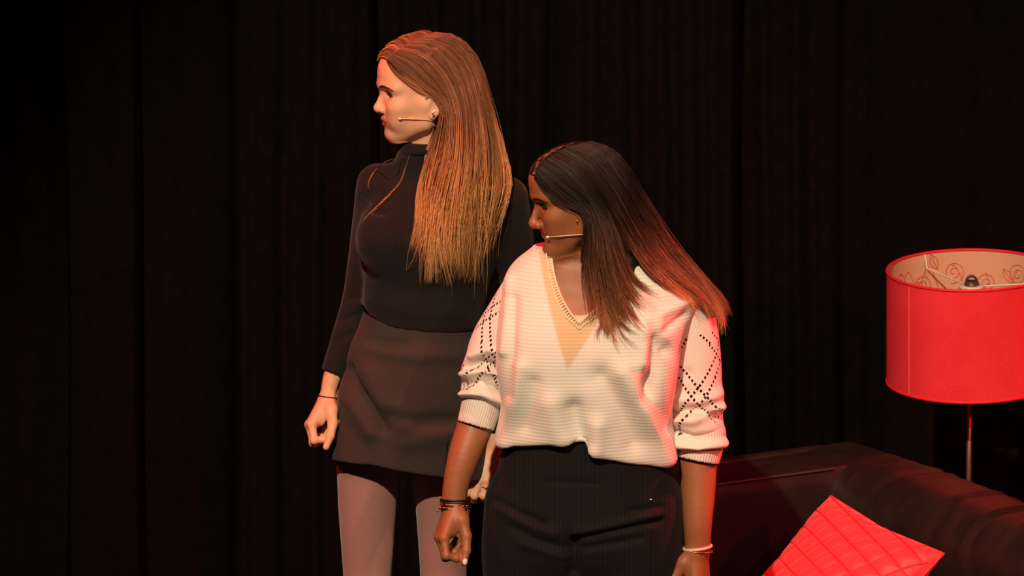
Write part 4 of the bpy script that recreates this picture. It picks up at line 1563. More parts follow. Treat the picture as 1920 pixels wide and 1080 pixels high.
# --- body
fh = Field()
H2.build(fh)
fh.cone(H2.p(-20, 0, -25), A2(1112, 498, 0.03), 0.053, 0.054, 0.02)
fh.loft(*rows_px(torso2[:6], Y2), k=0.035, grow=-0.003)
fh.ell(A2(1035, 655, -0.066), (0.070, 0.050, 0.075), 0.06)
fh.ell(A2(1168, 660, -0.066), (0.070, 0.050, 0.075), 0.06)
Vh2, Fh2 = fh.mesh((A2(965, 400)[0], Y2 - 0.15, A2(1100, 650)[2]), (A2(1270, 400)[0], Y2 + 0.15, A2(1100, 235)[2]), 0.0021)
ff = Field()
ff.loft(*rows_px(torso2, Y2), k=0.01, grow=-0.016)
ff.chain([(p, r - (0.012 if i < 2 else 0.006)) for i, (p, r) in enumerate(armR2)], 0.015)
ff.chain([(p, r - (0.012 if i < 2 else 0.006)) for i, (p, r) in enumerate(armL2)], 0.015)
ff.chain(legR2, 0.02, grow=-0.014)
ff.chain(legL2, 0.02, grow=-0.014)
for a in (legR2[-1][0], legL2[-1][0]):
    feet(ff, a, FWD2, -0.004)
Vb2, Fb2 = ff.mesh((B2[0] - 0.34, Y2 - 0.30, 0), (B2[0] + 0.36, Y2 + 0.25, 1.30), 0.009)
fr_ = Field()
fr_.chain(armR2[2:], 0.02)
hd2R = hand(fr_, armR2[-1][0], A2(826, 1012, -0.085) - armR2[-1][0], np.array([-1.0, -0.30, 0.35]), True, 0.93,
            curls=[(28, 72, 40), (36, 80, 45), (42, 86, 45), (48, 86, 45)],
            thumb=[(0.026, 0.026, -0.022), (0.20, 0.82, -0.55), (0.08, 0.95, -0.34), (0.0, 0.99, -0.16)])
VhR2, FhR2 = fr_.mesh(*box_of([armR2[2][0], armR2[-1][0], *hd2R['tips'], *hd2R['mcp'], *hd2R['thumb'], *hd2R['pip']], 0.03), 0.0018)
VhR2 = smooth_above(VhR2, FhR2, armR2[-1][0][2] + 0.01)
fl_ = Field()
fl_.chain(armL2[2:], 0.02)
hd2L = hand(fl_, armL2[-1][0], A2(1314, 1105, -0.05) - armL2[-1][0], np.array([0.8, -0.55, 0.1]), False, 0.95,
            curls=[(25, 60, 35), (30, 66, 38), (36, 70, 40), (42, 70, 40)],
            thumb=[(0.026, 0.026, -0.022), (0.30, 0.82, -0.50), (0.10, 0.95, -0.34), (0.0, 0.99, -0.16)])
VhL2, FhL2 = fl_.mesh(*box_of([armL2[2][0], armL2[-1][0], *hd2L['tips'], *hd2L['mcp'], *hd2L['thumb'], *hd2L['pip']], 0.03), 0.002)
VhL2 = smooth_above(VhL2, FhL2, armL2[-1][0][2] + 0.01)
V, F = join([(Vh2, Fh2), (Vb2, Fb2), (VhR2, FhR2), (VhL2, FhL2)])
col = np.ones((len(V), 3))
col[:len(Vh2)] = H2.tint(Vh2, lip=(0.80, 0.55, 0.60), cheek=(1.0, 0.95, 0.92))
body_2 = make_obj('body', V, F, M_skin_deep, p2, B2, col=col)
TH2 = bvh((Vh2, Fh2))
H2.eyes(H2.R @ np.array([1.0, 0.05, -0.25]), body_2, B2, iris=(0.03, 0.015, 0.008))
H2.brows(TH2, body_2, B2, M_brow_black, ins=(12, 30), mid=(29, 36), out=(51, 32), n=300, dens=1.2)
H2.lashes(TH2, body_2, B2, M_lash, down=2.5)
# thumb nail
tp, tq = hd2R['thumb'][3], hd2R['thumb'][2]
ax_ = nrm(tp - tq)
nd = nrm(np.array([0.35, -1, 0.05]) - ax_ * (np.array([0.35, -1, 0.05]) @ ax_))
Rn = np.stack([ax_, np.cross(nd, ax_), nd], 1)
V, F = ball(tp - ax_ * 0.002 + nd * 0.0060, (0.0078, 0.0052, 0.0022), 16, 10)
V = (V - (tp - ax_ * 0.002 + nd * 0.0060)) @ Rn.T + (tp - ax_ * 0.002 + nd * 0.0060)
make_obj('thumb_nail', V, F, M_nail, body_2, B2)['label'] = 'pale polished thumb nail'

# --- trousers
M_trous, nt, bT, (u_, v_) = knit_mat('trousers_black_pinstripe', (0.0085, 0.0072, 0.0068), 0.004, 0.0090, 0.3, 0.0008, rough=0.85, sheen=0.03, rib=True, groove=0.68)
ft = Field()
ft.loft(*rows_px([(760, 955, 1252, 0, 0.118), (820, 945, 1262, 0, 0.122), (850, 940, 1264, 0, 0.123), (900, 930, 1270, 0, 0.122), (960, 918, 1279, 0.005, 0.128), (1000, 910, 1283, 0.01, 0.126), (1035, 910, 1284, 0.012, 0.118), (1060, 914, 1280, 0.015, 0.10)], Y2), k=0.02, n=2.4)
ft.chain([(p, r + 0.002) for p, r in legR2], 0.012)
ft.chain([(p, r + 0.002) for p, r in legL2], 0.012)
Vt2, Ft2 = ft.mesh((B2[0] - 0.24, Y2 - 0.18, 0.045), (B2[0] + 0.25, Y2 + 0.20, 1.04), 0.0048)
Vt2 = relax(Vt2, Ft2, 2)
Vt2 = folds(Vt2, Ft2, [(a_, b_ * 1.5, c_) for a_, b_, c_ in [([(930, 940), (970, 962), (1020, 985)], -0.007, 8), ([(940, 952), (985, 978), (1040, 1000)], 0.006, 10), ([(960, 990), (1010, 1015), (1060, 1030)], -0.005, 7),
                       ([(1080, 1010), (1150, 995), (1240, 975)], -0.006, 7), ([(1080, 1000), (1150, 986), (1230, 966)], 0.005, 9), ([(1080, 1030), (1140, 1022), (1200, 1010)], -0.005, 7),
                       ([(980, 1020), (1030, 1036), (1065, 1045)], 0.004, 8), ([(1075, 1020), (1076, 1080)], -0.012, 12), ([(1180, 960), (1240, 950)], -0.004, 6), ([(1030, 904), (1120, 908)], -0.002, 5)]])
bx_ = np.where(Vt2[:, 0] < A2(1080, 1050)[0], legR2[1][0][0], legL2[1][0][0])
uvt = np.stack([np.where(Vt2[:, 2] > 0.66, np.arctan2(Vt2[:, 0] - B2[0], -(Vt2[:, 1] - Y2 - 0.25)) * 0.37, (Vt2[:, 0] - B2[0])), Vt2[:, 2]], 1)
uvt[:, 0] = Vt2[:, 0] - B2[0] + 0.0
trousers = make_obj('trousers', Vt2, Ft2, M_trous, p2, B2, uv=uvt, col=np.ones((len(Vt2), 3)))
trousers['label'] = 'black trousers with fine vertical stripes'
TT2 = bvh((Vt2, Ft2))
V, F = ball(onsurf(TT2, 1220, 938, 0.001, Y2 - 0.12), (0.0042, 0.0030, 0.0042), 12, 8)
make_obj('trouser_stud', V, F, M_silver, trousers, B2)
for a in (legR2[-1][0], legL2[-1][0]):
    fo = Field()
    feet(fo, a, FWD2, 0.008)
    fo.custom(lambda X, Y, Z: Z - 0.085 + 0 * X + 0 * Y, (a[0] - .2, a[1] - .3, 0.07), (a[0] + .2, a[1] + .2, 0.25), 0.003, 's')
    Vs_, Fs_ = fo.mesh((a[0] - 0.17, a[1] - 0.24, -0.02), (a[0] + 0.12, a[1] + 0.12, 0.13), 0.005)
    Vs_[:, 2] = np.maximum(Vs_[:, 2], 0.0)
    make_obj('shoe', Vs_, Fs_, M_shoe, p2, B2)

# --- white jumper: body panel
M_knit_white, *_ = knit_mat('knit_white', (0.83, 0.78, 0.70), 0.0072, 0.0058, 0.34, 0.0015, rough=0.9, sheen=0.25, groove=0.82)
fj = Field()
fj.loft(*rows_px([(462, 1005, 1160, 0.02, 0.062), (478, 978, 1215, 0.02, 0.080), (500, 955, 1268, 0.015, 0.094), (530, 942, 1306, 0.01, 0.108), (570, 938, 1312, 0.005, 0.122), (610, 940, 1290, 0.0, 0.130),
                  (650, 944, 1262, 0.0, 0.134), (700, 946, 1252, 0.0, 0.134), (750, 942, 1256, 0.0, 0.136), (800, 932, 1263, 0.0, 0.140), (830, 924, 1268, 0.0, 0.140), (860, 926, 1270, 0.0, 0.134), (900, 940, 1266, 0, 0.12)], Y2), k=0.01, n=2.25)
fj.ell(A2(1030, 680, -0.072), (0.085, 0.058, 0.100), 0.09)
fj.ell(A2(1172, 688, -0.072), (0.086, 0.058, 0.100), 0.09)
hz = [(880, 846, -.03), (922, 846, -.06), (935, 853, -.09), (962, 848, -.125), (1030, 838, -.135), (1085, 831, -.138), (1097, 831, -.138), (1104, 848, -.138), (1128, 862, -.137), (1180, 875, -.132), (1240, 880, -.10), (1268, 874, -.05), (1300, 870, 0)]
hx2 = np.array([A2(a, b, c)[0] for a, b, c in hz])
hz2 = np.array([A2(a, b, c)[2] for a, b, c in hz])
fj.custom(lambda X, Y, Z: Z - np.interp(X, hx2, hz2) + 0 * Y, (B2[0] - 0.3, Y2 - 0.3, 0.6), (B2[0] + 0.3, Y2 + 0.3, 1.0), 0.014, 's')
# v neck: an opening that follows the neck and runs to a point on the breastbone
vn = [(1030, 440), (1034, 478), (1042, 520), (1054, 556), (1070, 584), (1086, 602), (1106, 584), (1132, 566), (1158, 551), (1182, 533), (1192, 500), (1180, 440)]
vx = np.array([p[0] for p in vn], float)
vy = np.array([p[1] for p in vn], float)


def vneck(X, Y, Z):
    X, Y, Z = np.broadcast_arrays(X, Y, Z)
    px, py = proj(np.stack([X, Y, Z], -1).reshape(-1, 3))
    d = seg_dist(px, py, list(zip(vx, vy)) + [(vx[0], vy[0])])
    ins = np.zeros(len(px), bool)
    j = len(vx) - 1
    for i in range(len(vx)):
        c = ((vy[i] > py) != (vy[j] > py)) & (px < (vx[j] - vx[i]) * (py - vy[i]) / (vy[j] - vy[i] + 1e-9) + vx[i])
        ins ^= c
        j = i
    d = np.where(ins, -d, d) * 0.00109
    return np.maximum(d.reshape(X.shape), Y - (Y2 + 0.02))


fj.custom(vneck, A2(1015, 615, -0.3) * [1, 1, 1], A2(1235, 430, 0.05), 0.004, 's')
fj.cone(A2(1112, 440, 0.03), A2(1112, 505, 0.03), 0.058, 0.056, 0.006, 's')
Vj2, Fj2 = fj.mesh((A2(905, 600)[0], Y2 - 0.19, A2(1000, 905)[2]), (A2(1325, 600)[0], Y2 + 0.18, A2(1100, 440)[2]), 0.0032)
Vj2 = relax(Vj2, Fj2, 1)
FO2 = [([(1245, 655), (1228, 640), (1225, 690), (1215, 740)], -0.014, 14), ([(1205, 610), (1215, 640), (1210, 680)], 0.010, 14), ([(1200, 560), (1235, 610), (1245, 650)], 0.006, 12),
       ([(1240, 590), (1270, 575), (1300, 560)], 0.006, 8), ([(1245, 620), (1285, 590)], -0.005, 7),
       ([(1170, 700), (1205, 760), (1235, 820), (1250, 860)], 0.012, 20), ([(1130, 710), (1165, 770), (1190, 830)], -0.010, 20), ([(1215, 720), (1245, 800)], -0.008, 13),
       ([(1076, 770), (1082, 800), (1093, 830)], -0.011, 17), ([(1035, 760), (1045, 800), (1060, 830)], 0.008, 22), ([(1120, 800), (1115, 845)], 0.010, 18),
       ([(960, 560), (958, 640), (955, 740)], -0.006, 10), ([(975, 690), (960, 770), (945, 830)], 0.007, 14), ([(1000, 720), (985, 800)], -0.006, 14),
       ([(1095, 640), (1098, 700)], -0.005, 30), ([(955, 520), (950, 600), (944, 660)], 0.006, 8)]
Vj2 = folds(Vj2, Fj2, [(a_, b_ * 1.35, c_ * 1.1) for a_, b_, c_ in FO2])
px, py = proj(Vj2)
# lace insert below the V: tan yarn
tri = [(1010, 468), (1036, 476), (1050, 560), (1086, 602), (1140, 566), (1108, 626), (1064, 694), (1044, 630), (1030, 575), (1018, 520)]
tx_ = np.array([p[0] for p in tri], float)
ty_ = np.array([p[1] for p in tri], float)
ins = np.zeros(len(px), bool)
j = len(tx_) - 1
for i in range(len(tx_)):
    c = ((ty_[i] > py) != (ty_[j] > py)) & (px < (tx_[j] - tx_[i]) * (py - ty_[i]) / (ty_[j] - ty_[i] + 1e-9) + tx_[i])
    ins ^= c
    j = i
dd = seg_dist(px, py, tri + [tri[0]])
mk = np.clip(np.where(ins, dd, -dd) / 5 + 0.5, 0, 1) * (Vj2[:, 1] < Y2)
colj = np.ones((len(Vj2), 3)) * (1 - mk[:, None]) + np.array([0.94, 0.70, 0.46]) * mk[:, None]
jumper2 = make_obj('jumper', Vj2, Fj2, M_knit_white, p2, B2, uv=around_uv(Vj2, A2(1100, 650)[0], Y2 + 0.10, 0.24), col=colj)
jumper2['label'] = 'off-white chunky knit jumper with lace V neck'
TJ2 = bvh((Vj2, Fj2))
# ladder-stitch trim along the V: two cords and rungs
M_cream = mat('neck_trim_cream', (0.84, 0.72, 0.55), 0.8, noise=0.1, nscale=300, bump=0.3, bscale=900, bdist=0.0005)
vo = resample([(1024, 474), (1030, 515), (1041, 556), (1058, 590), (1078, 609), (1086, 617), (1094, 610), (1112, 598), (1140, 580), (1166, 563), (1190, 545)], 100)
vi = resample([(1034, 474), (1041, 515), (1053, 553), (1069, 582), (1080, 597), (1086, 604), (1093, 597), (1106, 585), (1132, 567), (1158, 551), (1182, 533)], 100)


def trim_pt(x, y, lift):
    h = hit(TJ2, x, y)
    return None if h is None else h - nrm(ray(x, y)) * lift


def safe_path(q, lift):
    Y = np.array([np.nan if (h := hit(TJ2, x, y)) is None or h[1] > Y2 + 0.02 else h[1] for x, y in q])
    ix = np.arange(len(q))
    ok = ~np.isnan(Y)
    Y = np.interp(ix, ix[ok], Y[ok])
    Y = np.array([np.median(Y[max(0, i - 4):i + 5]) for i in ix])
    Y = np.convolve(np.pad(Y, 3, mode='edge'), np.ones(7) / 7, 'valid')
    return np.array([at(x, y, yy - lift) for (x, y), yy in zip(q, Y)])


po = safe_path(vo, 0.002)
pi_ = safe_path(vi + (vo - vi) * 0.12, 0.002)
pi_[:, 1] = po[:, 1] + 0.001
tp_ = [tube_arrays(po, 0.0016, 6), tube_arrays(pi_, 0.0020, 6)]
V, F = join(tp_)
trim = make_obj('neck_trim', V, F, M_cream, jumper2, B2)
lad = []
for i in range(1, 99, 2):
    lad.append(tube_arrays(np.array([po[i], (po[i] + pi_[i]) / 2 + np.array([0, -0.0006, 0]), pi_[i]]), 0.00095, 5))
V, F = join(lad)
o = make_obj('ladder_stitch', V, F, M_cream, jumper2, B2)
o['kind'] = 'stuff'

# --- sleeves with pierced diamond lace
M_sleeve, nt, bS, (u_, v_) = knit_mat('knit_white_lace_sleeve', (0.80, 0.745, 0.68), 0.004, 0.0036, 0.30, 0.0010, rough=0.9, sheen=0.25, groove=0.9)


def lace_holes(nt, u, v, off):
    ua = nt.m('ADD', nt.m('DIVIDE', u, 0.118), off)
    vb = nt.m('DIVIDE', v, 0.160)
    s_ = nt.m('ADD', ua, vb)
    d_ = nt.m('SUBTRACT', ua, vb)
    outs = []
    for line, along, ph in ((s_, d_, 0.0), (d_, s_, 0.13)):
        fr = nt.m('FRACT', nt.m('ADD', line, 0.03))
        dash = nt.m('LESS_THAN', nt.m('FRACT', nt.m('ADD', nt.m('MULTIPLY', along, 11.0), ph)), 0.52)
        for c in (0.10, 0.32):
            near = nt.m('LESS_THAN', nt.m('ABSOLUTE', nt.m('SUBTRACT', fr, c)), 0.026)
            outs.append(nt.m('MULTIPLY', near, dash))
    r = outs[0]
    for o_ in outs[1:]:
        r = nt.m('MAXIMUM', r, o_)
    return r


hole = lace_holes(nt, u_, v_, 0.22)
rng_v = nt.m('MULTIPLY', nt.m('GREATER_THAN', v_, 0.035), nt.m('LESS_THAN', v_, 0.245))
hole = nt.m('MULTIPLY', hole, rng_v)
tr = nt.N.new('ShaderNodeBsdfTransparent')
mixs = nt.N.new('ShaderNodeMixShader')
outn = [x for x in nt.N if x.type == 'OUTPUT_MATERIAL'][0]
nt.L.new(hole, mixs.inputs[0])
nt.L.new(bS.outputs[0], mixs.inputs[1])
nt.L.new(tr.outputs[0], mixs.inputs[2])
nt.L.new(mixs.outputs[0], outn.inputs[0])
M_cuff, *_ = knit_mat('knit_white_rib_cuff', (0.80, 0.745, 0.68), 0.004, 0.0062, 0.6, 0.0016, rough=0.9, sheen=0.25, rib=True, groove=0.8)

slR = [(A2(982, 540, 0.02), 0.043), (A2(952, 590, 0.02), 0.044), (A2(925, 640, 0.02), 0.046), (A2(910, 690, 0.02), 0.046), (A2(907, 726, 0.015), 0.049), (A2(903, 742, 0.01), 0.043), (A2(901, 752, 0.005), 0.028)]
slL = [(A2(1288, 590, 0.02), 0.056), (A2(1298, 640, 0.02), 0.056), (A2(1302, 700, 0.02), 0.0565), (A2(1303, 760, 0.02), 0.058), (A2(1305, 800, 0.015), 0.060), (A2(1310, 818, 0.01), 0.054), (A2(1311, 830, 0.005), 0.034)]
cuffs = [((A2(906, 748, 0.01), 0.0425), (A2(891, 801, -0.005), 0.0385)), ((A2(1318, 815, 0.01), 0.048), (A2(1308, 865, 0.0), 0.0445))]
SF = [[([(872, 690), (905, 680), (945, 690)], -0.009, 7), ([(868, 702), (905, 696), (948, 708)], 0.009, 7), ([(864, 722), (900, 715), (945, 735)], -0.008, 7), ([(866, 738), (905, 738), (945, 756)], 0.009, 8),
       ([(860, 752), (895, 757), (935, 775)], -0.007, 6), ([(885, 668), (915, 655), (945, 665)], 0.006, 8)],
      [([(1250, 775), (1300, 770), (1355, 782)], -0.009, 8), ([(1250, 790), (1300, 788), (1358, 762)], 0.008, 9), ([(1255, 808), (1300, 822), (1358, 812)], -0.009, 7), ([(1262, 828), (1310, 838), (1362, 828)], 0.010, 8),
       ([(1262, 846), (1310, 852), (1355, 846)], -0.007, 6), ([(1262, 745), (1310, 755), (1355, 735)], 0.005, 10), ([(1262, 720), (1290, 700)], -0.003, 10)]]
for q, (chain_, (ca, cb), fo_, arm_) in enumerate(((slR, cuffs[0], SF[0], armR2), (slL, cuffs[1], SF[1], armL2))):
    f = Field()
    f.chain(chain_, 0.02)
    lo, hi = box_of([p for p, r in chain_], 0.075)
    V, F = f.mesh(lo, hi, 0.0028)
    V = folds(V, F, [(a_, b_ * 1.5, c_) for a_, b_, c_ in fo_])
    N_ = vnormals(V, F)
    V = V + N_ * (0.0025 * np.sin(V[:, 2] * 70 + V[:, 0] * 55) * np.clip((chain_[2][0][2] - V[:, 2]) / 0.06, 0, 1))[:, None]
    s_ = make_obj('sleeve', V, F, M_sleeve, jumper2, B2, uv=bone_uv(V, [p for p, r in chain_], 0.052), col=np.ones((len(V), 3)))
    s_['label'] = 'pushed-up sleeve with pierced diamond lace pattern'
    f = Field()
    f.cone(ca[0], cb[0], ca[1], cb[1], 0.01)
    ax_ = nrm(cb[0] - ca[0])
    c1 = cb[0].copy()
    f.custom(lambda X, Y, Z: -((X - c1[0]) * ax_[0] + (Y - c1[1]) * ax_[1] + (Z - c1[2]) * ax_[2]), c1 - 0.07, c1 + 0.07, 0.006, 's')
    f.cone(c1 - ax_ * 0.035, c1 + ax_ * 0.03, cb[1] - 0.004, cb[1] - 0.004, 0.004, 's')
    V, F = f.mesh(*box_of([ca[0], cb[0]], 0.065), 0.0028)
    make_obj('cuff', V, F, M_cuff, jumper2, B2, uv=bone_uv(V, [ca[0], cb[0]], 0.045), col=np.ones((len(V), 3)))

# --- bracelets
wdir = nrm(armR2[-1][0] - armR2[-2][0])
wc = armR2[-1][0]
for sft, tilt_, R_, rr_, mm in ((-0.014, 0.10, 0.0280, 0.0021, M_black_cord), (-0.009, 0.04, 0.0278, 0.0017, M_black_cord), (-0.001, -0.06, 0.0282, 0.0018, M_black_cord), (0.006, 0.08, 0.0275, 0.0013, M_black_cord)):
    V, F = ring(wc + wdir * sft, wdir + np.array([tilt_, 0, 0]), R_, rr_, 44, 6)
    o = make_obj('cord_bracelet', V, F, mm, p2, B2)
    o['label'] = 'thin black cord bracelet on the wrist'
ax2 = nrm(wdir + np.array([0.05, 0, 0]))
ba = nrm(np.cross(ax2, [0, 1, 0.1]))
bb = np.cross(ax2, ba)
for sft, mm0, ph in ((-0.0045, M_gold, 0.0), (0.0035, M_gold, 0.2)):
    bl = []
    V, F = ring(wc + wdir * sft, ax2, 0.0285, 0.0009, 44, 6)
    br = make_obj('beaded_bracelet', V, F, M_gold, p2, B2)
    br['label'] = 'gold chain bracelet with small beads'
    for a in np.arange(0, 2 * math.pi, 0.42) + ph:
        V, F = ball(wc + wdir * sft + 0.0292 * (math.cos(a) * ba + math.sin(a) * bb), 0.0021, 8, 6)
        make_obj('bead', V, F, M_red_bead if int(a * 10) % 5 == 0 else M_gold, br, B2)
V, F = ball(wc + wdir * 0.008 + np.array([-0.031, -0.004, 0]), 0.0028, 10, 7)
make_obj('charm', V, F, M_gold, br, B2)
wdl = nrm(armL2[-1][0] - armL2[-2][0])
M_pink = mat('bracelet_pink_cord', (0.80, 0.50, 0.42), 0.6)
V, F = ring(armL2[-1][0] + wdl * -0.004, wdl + np.array([0.12, 0, 0.0]), 0.0285, 0.0034, 48, 8)
o = make_obj('cord_bracelet', V, F, M_pink, p2, B2)
o['label'] = 'pale pink cord bracelet'
ax3 = nrm(wdl + np.array([-0.10, 0, 0.0]))
V, F = ring(armL2[-1][0] + wdl * 0.002, ax3, 0.0292, 0.0011, 48, 6)
br = make_obj('beaded_bracelet', V, F, M_gold, p2, B2)
br['label'] = 'thin gold bracelet crossing the pink cord'
ba = nrm(np.cross(ax3, [0, 1, 0.1]))
bb = np.cross(ax3, ba)
for i, a in enumerate(np.arange(0, 2 * math.pi, 0.35)):
    V, F = ball(armL2[-1][0] + wdl * 0.002 + 0.0300 * (math.cos(a) * ba + math.sin(a) * bb), 0.0019, 8, 6)
    make_obj('bead', V, F, M_red_bead if i % 4 == 0 else M_gold, br, B2)

# --- hair
fc = Field()
m_ = H2.s
fc.ell(H2.p(-2, 0, 60), np.array((99, 76, 71)) * m_, 0.01, R=H2.R)
fc.ell(H2.p(-46, 0, 20), np.array((62, 72, 78)) * m_, 0.02, R=H2.R)
fc.ell(H2.p(7, 0, 64), np.array((99, 70, 67)) * m_, 0.01, R=H2.R)
fc.custom(hairline(H2, (102, 84), (0.66, -0.75), 2), H2.O - 0.2, H2.O + 0.2, 0.010, 's')
fc.chain([(A2(1128, 400, -0.045), 0.034), (A2(1132, 460, -0.075), 0.032), (A2(1140, 520, -0.105), 0.024), (A2(1150, 560, -0.125), 0.010)], 0.02, flat=0.8)
fc.chain([(A2(1150, 370, 0.01), 0.050), (A2(1200, 450, 0.02), 0.042), (A2(1255, 515, 0.02), 0.026), (A2(1300, 555, -0.01), 0.016), (A2(1335, 590, -0.02), 0.008)], 0.025, flat=0.9)
fc.chain([(A2(1140, 420, 0.0), 0.045), (A2(1175, 490, -0.02), 0.036)], 0.02)
Vc2, Fc2 = fc.mesh((A2(985, 400)[0], Y2 - 0.22, A2(1100, 640)[2]), (A2(1375, 400)[0], Y2 + 0.18, A2(1100, 235)[2]), 0.003)
Vc2 = relax(Vc2, Fc2, 2)
hair2 = make_obj('hair', Vc2, Fc2, M_hair2, p2, B2, col=np.tile([0.014, 0.009, 0.008], (len(Vc2), 1)))
hair2['label'] = 'long dark brown hair with lighter reddish ends'
VslL = [c for c in jumper2.children if c.name.startswith('sleeve')]
def obj_vf(ob):
    V = np.array([v.co[:] for v in ob.data.vertices]) + B2
    F = np.array([p.vertices[:] for p in ob.data.polygons])
    return V, F
TC2 = bvh((Vc2, Fc2), (Vh2, Fh2), (Vj2, Fj2), *[obj_vf(c) for c in VslL])
g2 = [
    [(1004, 331, 0), (1020, 352, -.03), (1045, 376, -.06), (1072, 392, -.08), (1094, 402, -.08), (1099, 440, -.08), (1095, 480, -.1), (1099, 520, -.12), (1112, 560, -.13), (1121, 595, -.13), (1112, 620, -.13)],
    [(1008, 318, 0), (1040, 345, -.05), (1075, 372, -.08), (1106, 395, -.08), (1116, 440, -.08), (1118, 490, -.1), (1126, 540, -.12), (1136, 590, -.13), (1160, 645, -.13)],
    [(1025, 298, 0), (1065, 325, -.05), (1105, 370, -.08), (1130, 420, -.08), (1140, 480, -.1), (1150, 530, -.12), (1165, 580, -.13), (1190, 630, -.13)],
    [(1038, 290, 0), (1078, 315, -.05), (1118, 365, -.08), (1146, 420, -.08), (1165, 480, -.1), (1185, 520, -.11), (1215, 545, -.11), (1255, 560, -.11)],
]
b2 = [
    [(1045, 284, 0), (1090, 310, -.05), (1132, 360, -.07), (1164, 420, -.06), (1195, 480, -.06), (1230, 520, -.08), (1270, 548, -.09), (1318, 575, -.07)],
    [(1070, 274, 0), (1115, 300, -.03), (1155, 350, -.05), (1195, 420, -.03), (1235, 480, -.03), (1282, 525, -.04), (1322, 560, -.05), (1342, 605, -.04)],
    [(1095, 268, 0.02), (1140, 287, 0), (1176, 338, 0.02), (1220, 408, 0.02), (1262, 470, 0.02), (1310, 527, 0.0), (1344, 574, -.02), (1356, 628, -.03)],
    [(1106, 264, 0.03), (1152, 281, 0.03), (1189, 330, 0.04), (1230, 402, 0.04), (1269, 465, 0.03), (1314, 524, 0.0), (1347, 572, -.02), (1358, 630, -.03)],
]
sh = [hair_sheet(g2, TC2, Y2, 2600, 0.003, rng=r2, clump=34, jit=2.2, flare=12, cut=(0.66, 1.02), layer=0.014, wave=7, cw=(0.5, 0.97), drift=0.28, freq=8),
      hair_sheet(b2, TC2, Y2, 2600, 0.003, rng=r2, clump=34, jit=2.4, flare=11, cut=(0.72, 1.0), layer=0.014, wave=6, cw=(0.5, 0.97), drift=0.22, freq=8),
      hair_sheet([g2[3], b2[0]], TC2, Y2, 700, 0.004, rng=r2, clump=14, jit=2.4, flare=5, cut=(0.45, 0.72), layer=0.010),
      hair_sheet(g2, TC2, Y2, 220, 0.010, rng=r2, clump=90, jit=5, flare=22, cut=(0.8, 1.0), layer=0.02, wave=6),
      hair_sheet(b2, TC2, Y2, 260, 0.010, rng=r2, clump=90, jit=5, flare=20, cut=(0.7, 1.0), layer=0.02, wave=6),
      hair_sheet([[(1004, 330, 0), (1001, 322, 0.02), (1004, 312, .04)], [(1020, 302, 0), (1014, 296, 0.02), (1010, 300, .05)], [(1050, 282, 0), (1046, 276, 0.03), (1036, 282, .06)], [(1090, 270, 0.02), (1085, 267, 0.04), (1070, 270, .06)]],
                 TC2, Y2, 400, 0.003, rng=r2, clump=20, jit=1.0, flare=1, cut=(0.9, 1.0), layer=0.004, wave=0.5)]
wsp = hair_sheet([[(1112, 540, -.12), (1118, 575, -.13), (1122, 600, -.13), (1112, 620, -.13), (1116, 640, -.13), (1124, 655, -.13)], [(1126, 545, -.12), (1134, 580, -.13), (1146, 610, -.13), (1150, 640, -.13), (1162, 660, -.13), (1178, 672, -.13)],
                  [(1140, 545, -.12), (1152, 580, -.13), (1166, 605, -.13), (1186, 622, -.13), (1206, 632, -.13), (1222, 645, -.13)], [(1160, 530, -.12), (1180, 560, -.13), (1196, 590, -.13), (1212, 612, -.13), (1232, 624, -.13)]],
                 TC2, Y2, 90, 0.004, rng=r2, clump=12, jit=2.5, flare=8, cut=(0.5, 1.0), layer=0.004, wave=3, r=0.0004, cw=(0.4, 0.9), freq=6)
wsp = (wsp[0], wsp[1], 0.75 + 0.25 * wsp[2], wsp[3])
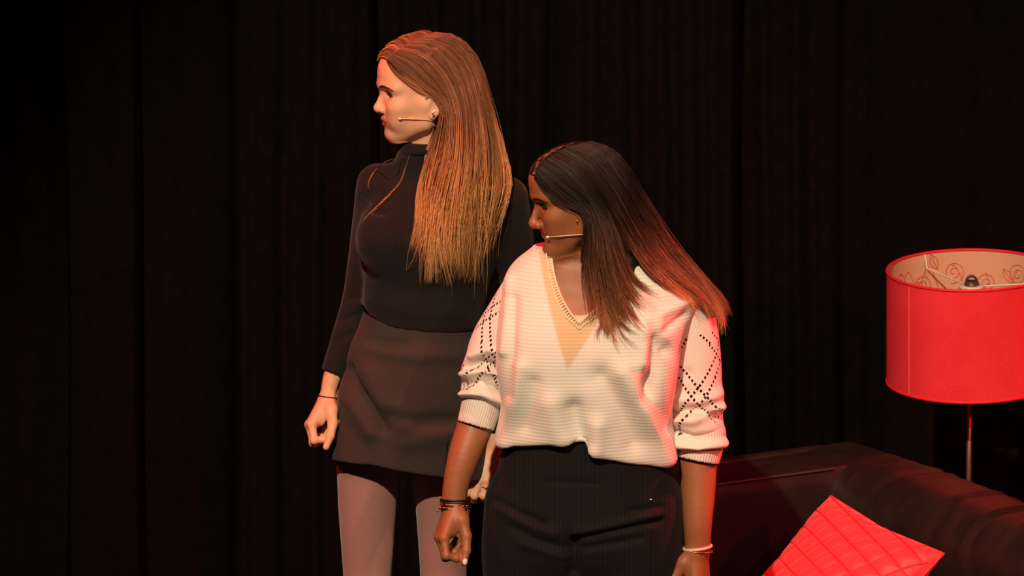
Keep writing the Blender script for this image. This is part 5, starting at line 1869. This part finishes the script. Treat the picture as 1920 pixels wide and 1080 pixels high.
sh.append(hair_sheet([[(1001, 334, 0), (1014, 354, -.03), (1036, 378, -.06), (1064, 396, -.08), (1088, 406, -.08)], [(1004, 329, 0), (1022, 350, -.03), (1046, 374, -.06), (1074, 390, -.08), (1096, 400, -.08)],
                      [(1008, 318, 0), (1034, 342, -.03), (1060, 364, -.06), (1086, 382, -.08), (1106, 398, -.08)]], TC2, Y2, 480, 0.0008, rng=r2, clump=60, jit=1.2, flare=0.5, cut=(0.5, 1.0), layer=0.002, wave=0.8, r=0.0004))
sh.append(hair_sheet([[(1010, 322, 0), (1003, 322, 0.0), (1001, 330, .01)], [(1022, 304, 0), (1012, 303, 0.0), (1005, 314, .02)], [(1048, 287, 0), (1036, 284, 0.0), (1022, 294, .03)], [(1080, 274, 0.0), (1066, 271, 0.0), (1048, 278, .03)]],
                     TC2, Y2, 500, 0.0015, rng=r2, clump=30, jit=1.2, flare=0.5, cut=(0.9, 1.0), layer=0.002, wave=0.5, r=0.0005))
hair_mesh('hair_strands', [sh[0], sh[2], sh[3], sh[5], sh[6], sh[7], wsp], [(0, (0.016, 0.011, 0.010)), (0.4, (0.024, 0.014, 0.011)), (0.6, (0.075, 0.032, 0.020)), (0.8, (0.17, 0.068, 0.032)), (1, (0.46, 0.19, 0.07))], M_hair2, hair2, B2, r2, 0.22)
hair_mesh('hair_strands', [sh[1], sh[4]], [(0, (0.016, 0.011, 0.010)), (0.35, (0.022, 0.012, 0.010)), (0.55, (0.10, 0.036, 0.022)), (0.75, (0.28, 0.09, 0.045)), (1, (0.48, 0.17, 0.08))], M_hair2, hair2, B2, r2, 0.22)  # back fall: ombre lightened further in the colour to look red-lit

# --- headset microphone, earring
mp = [onsurf(TH2, x, y, l, Y2 - 0.05) for x, y, l in ((1027, 444.5, 0.008), (1045, 443, 0.006), (1065, 441.5, 0.005), (1085, 440, 0.005), (1100, 439, 0.006))]
V, F = tube_arrays(resample(mp, 20), 0.0011, 6)
mic2 = make_obj('headset_microphone', V, F, M_mic, p2, B2)
mic2['label'] = 'thin beige headset microphone boom along the cheek'
V, F = ball(mp[0], (0.0042, 0.0028, 0.0026), 12, 8)
make_obj('microphone_tip', V, F, M_mic_tip, mic2, B2)
TA2 = bvh((Vc2, Fc2), (Vh2, Fh2))
V, F = ball(onsurf(TA2, 1082, 416, 0.004, Y2 - 0.07), (0.0016, 0.0016, 0.0042), 10, 8)
make_obj('earring', V, F, M_gold, p2, B2)['label'] = 'small gold drop earring'
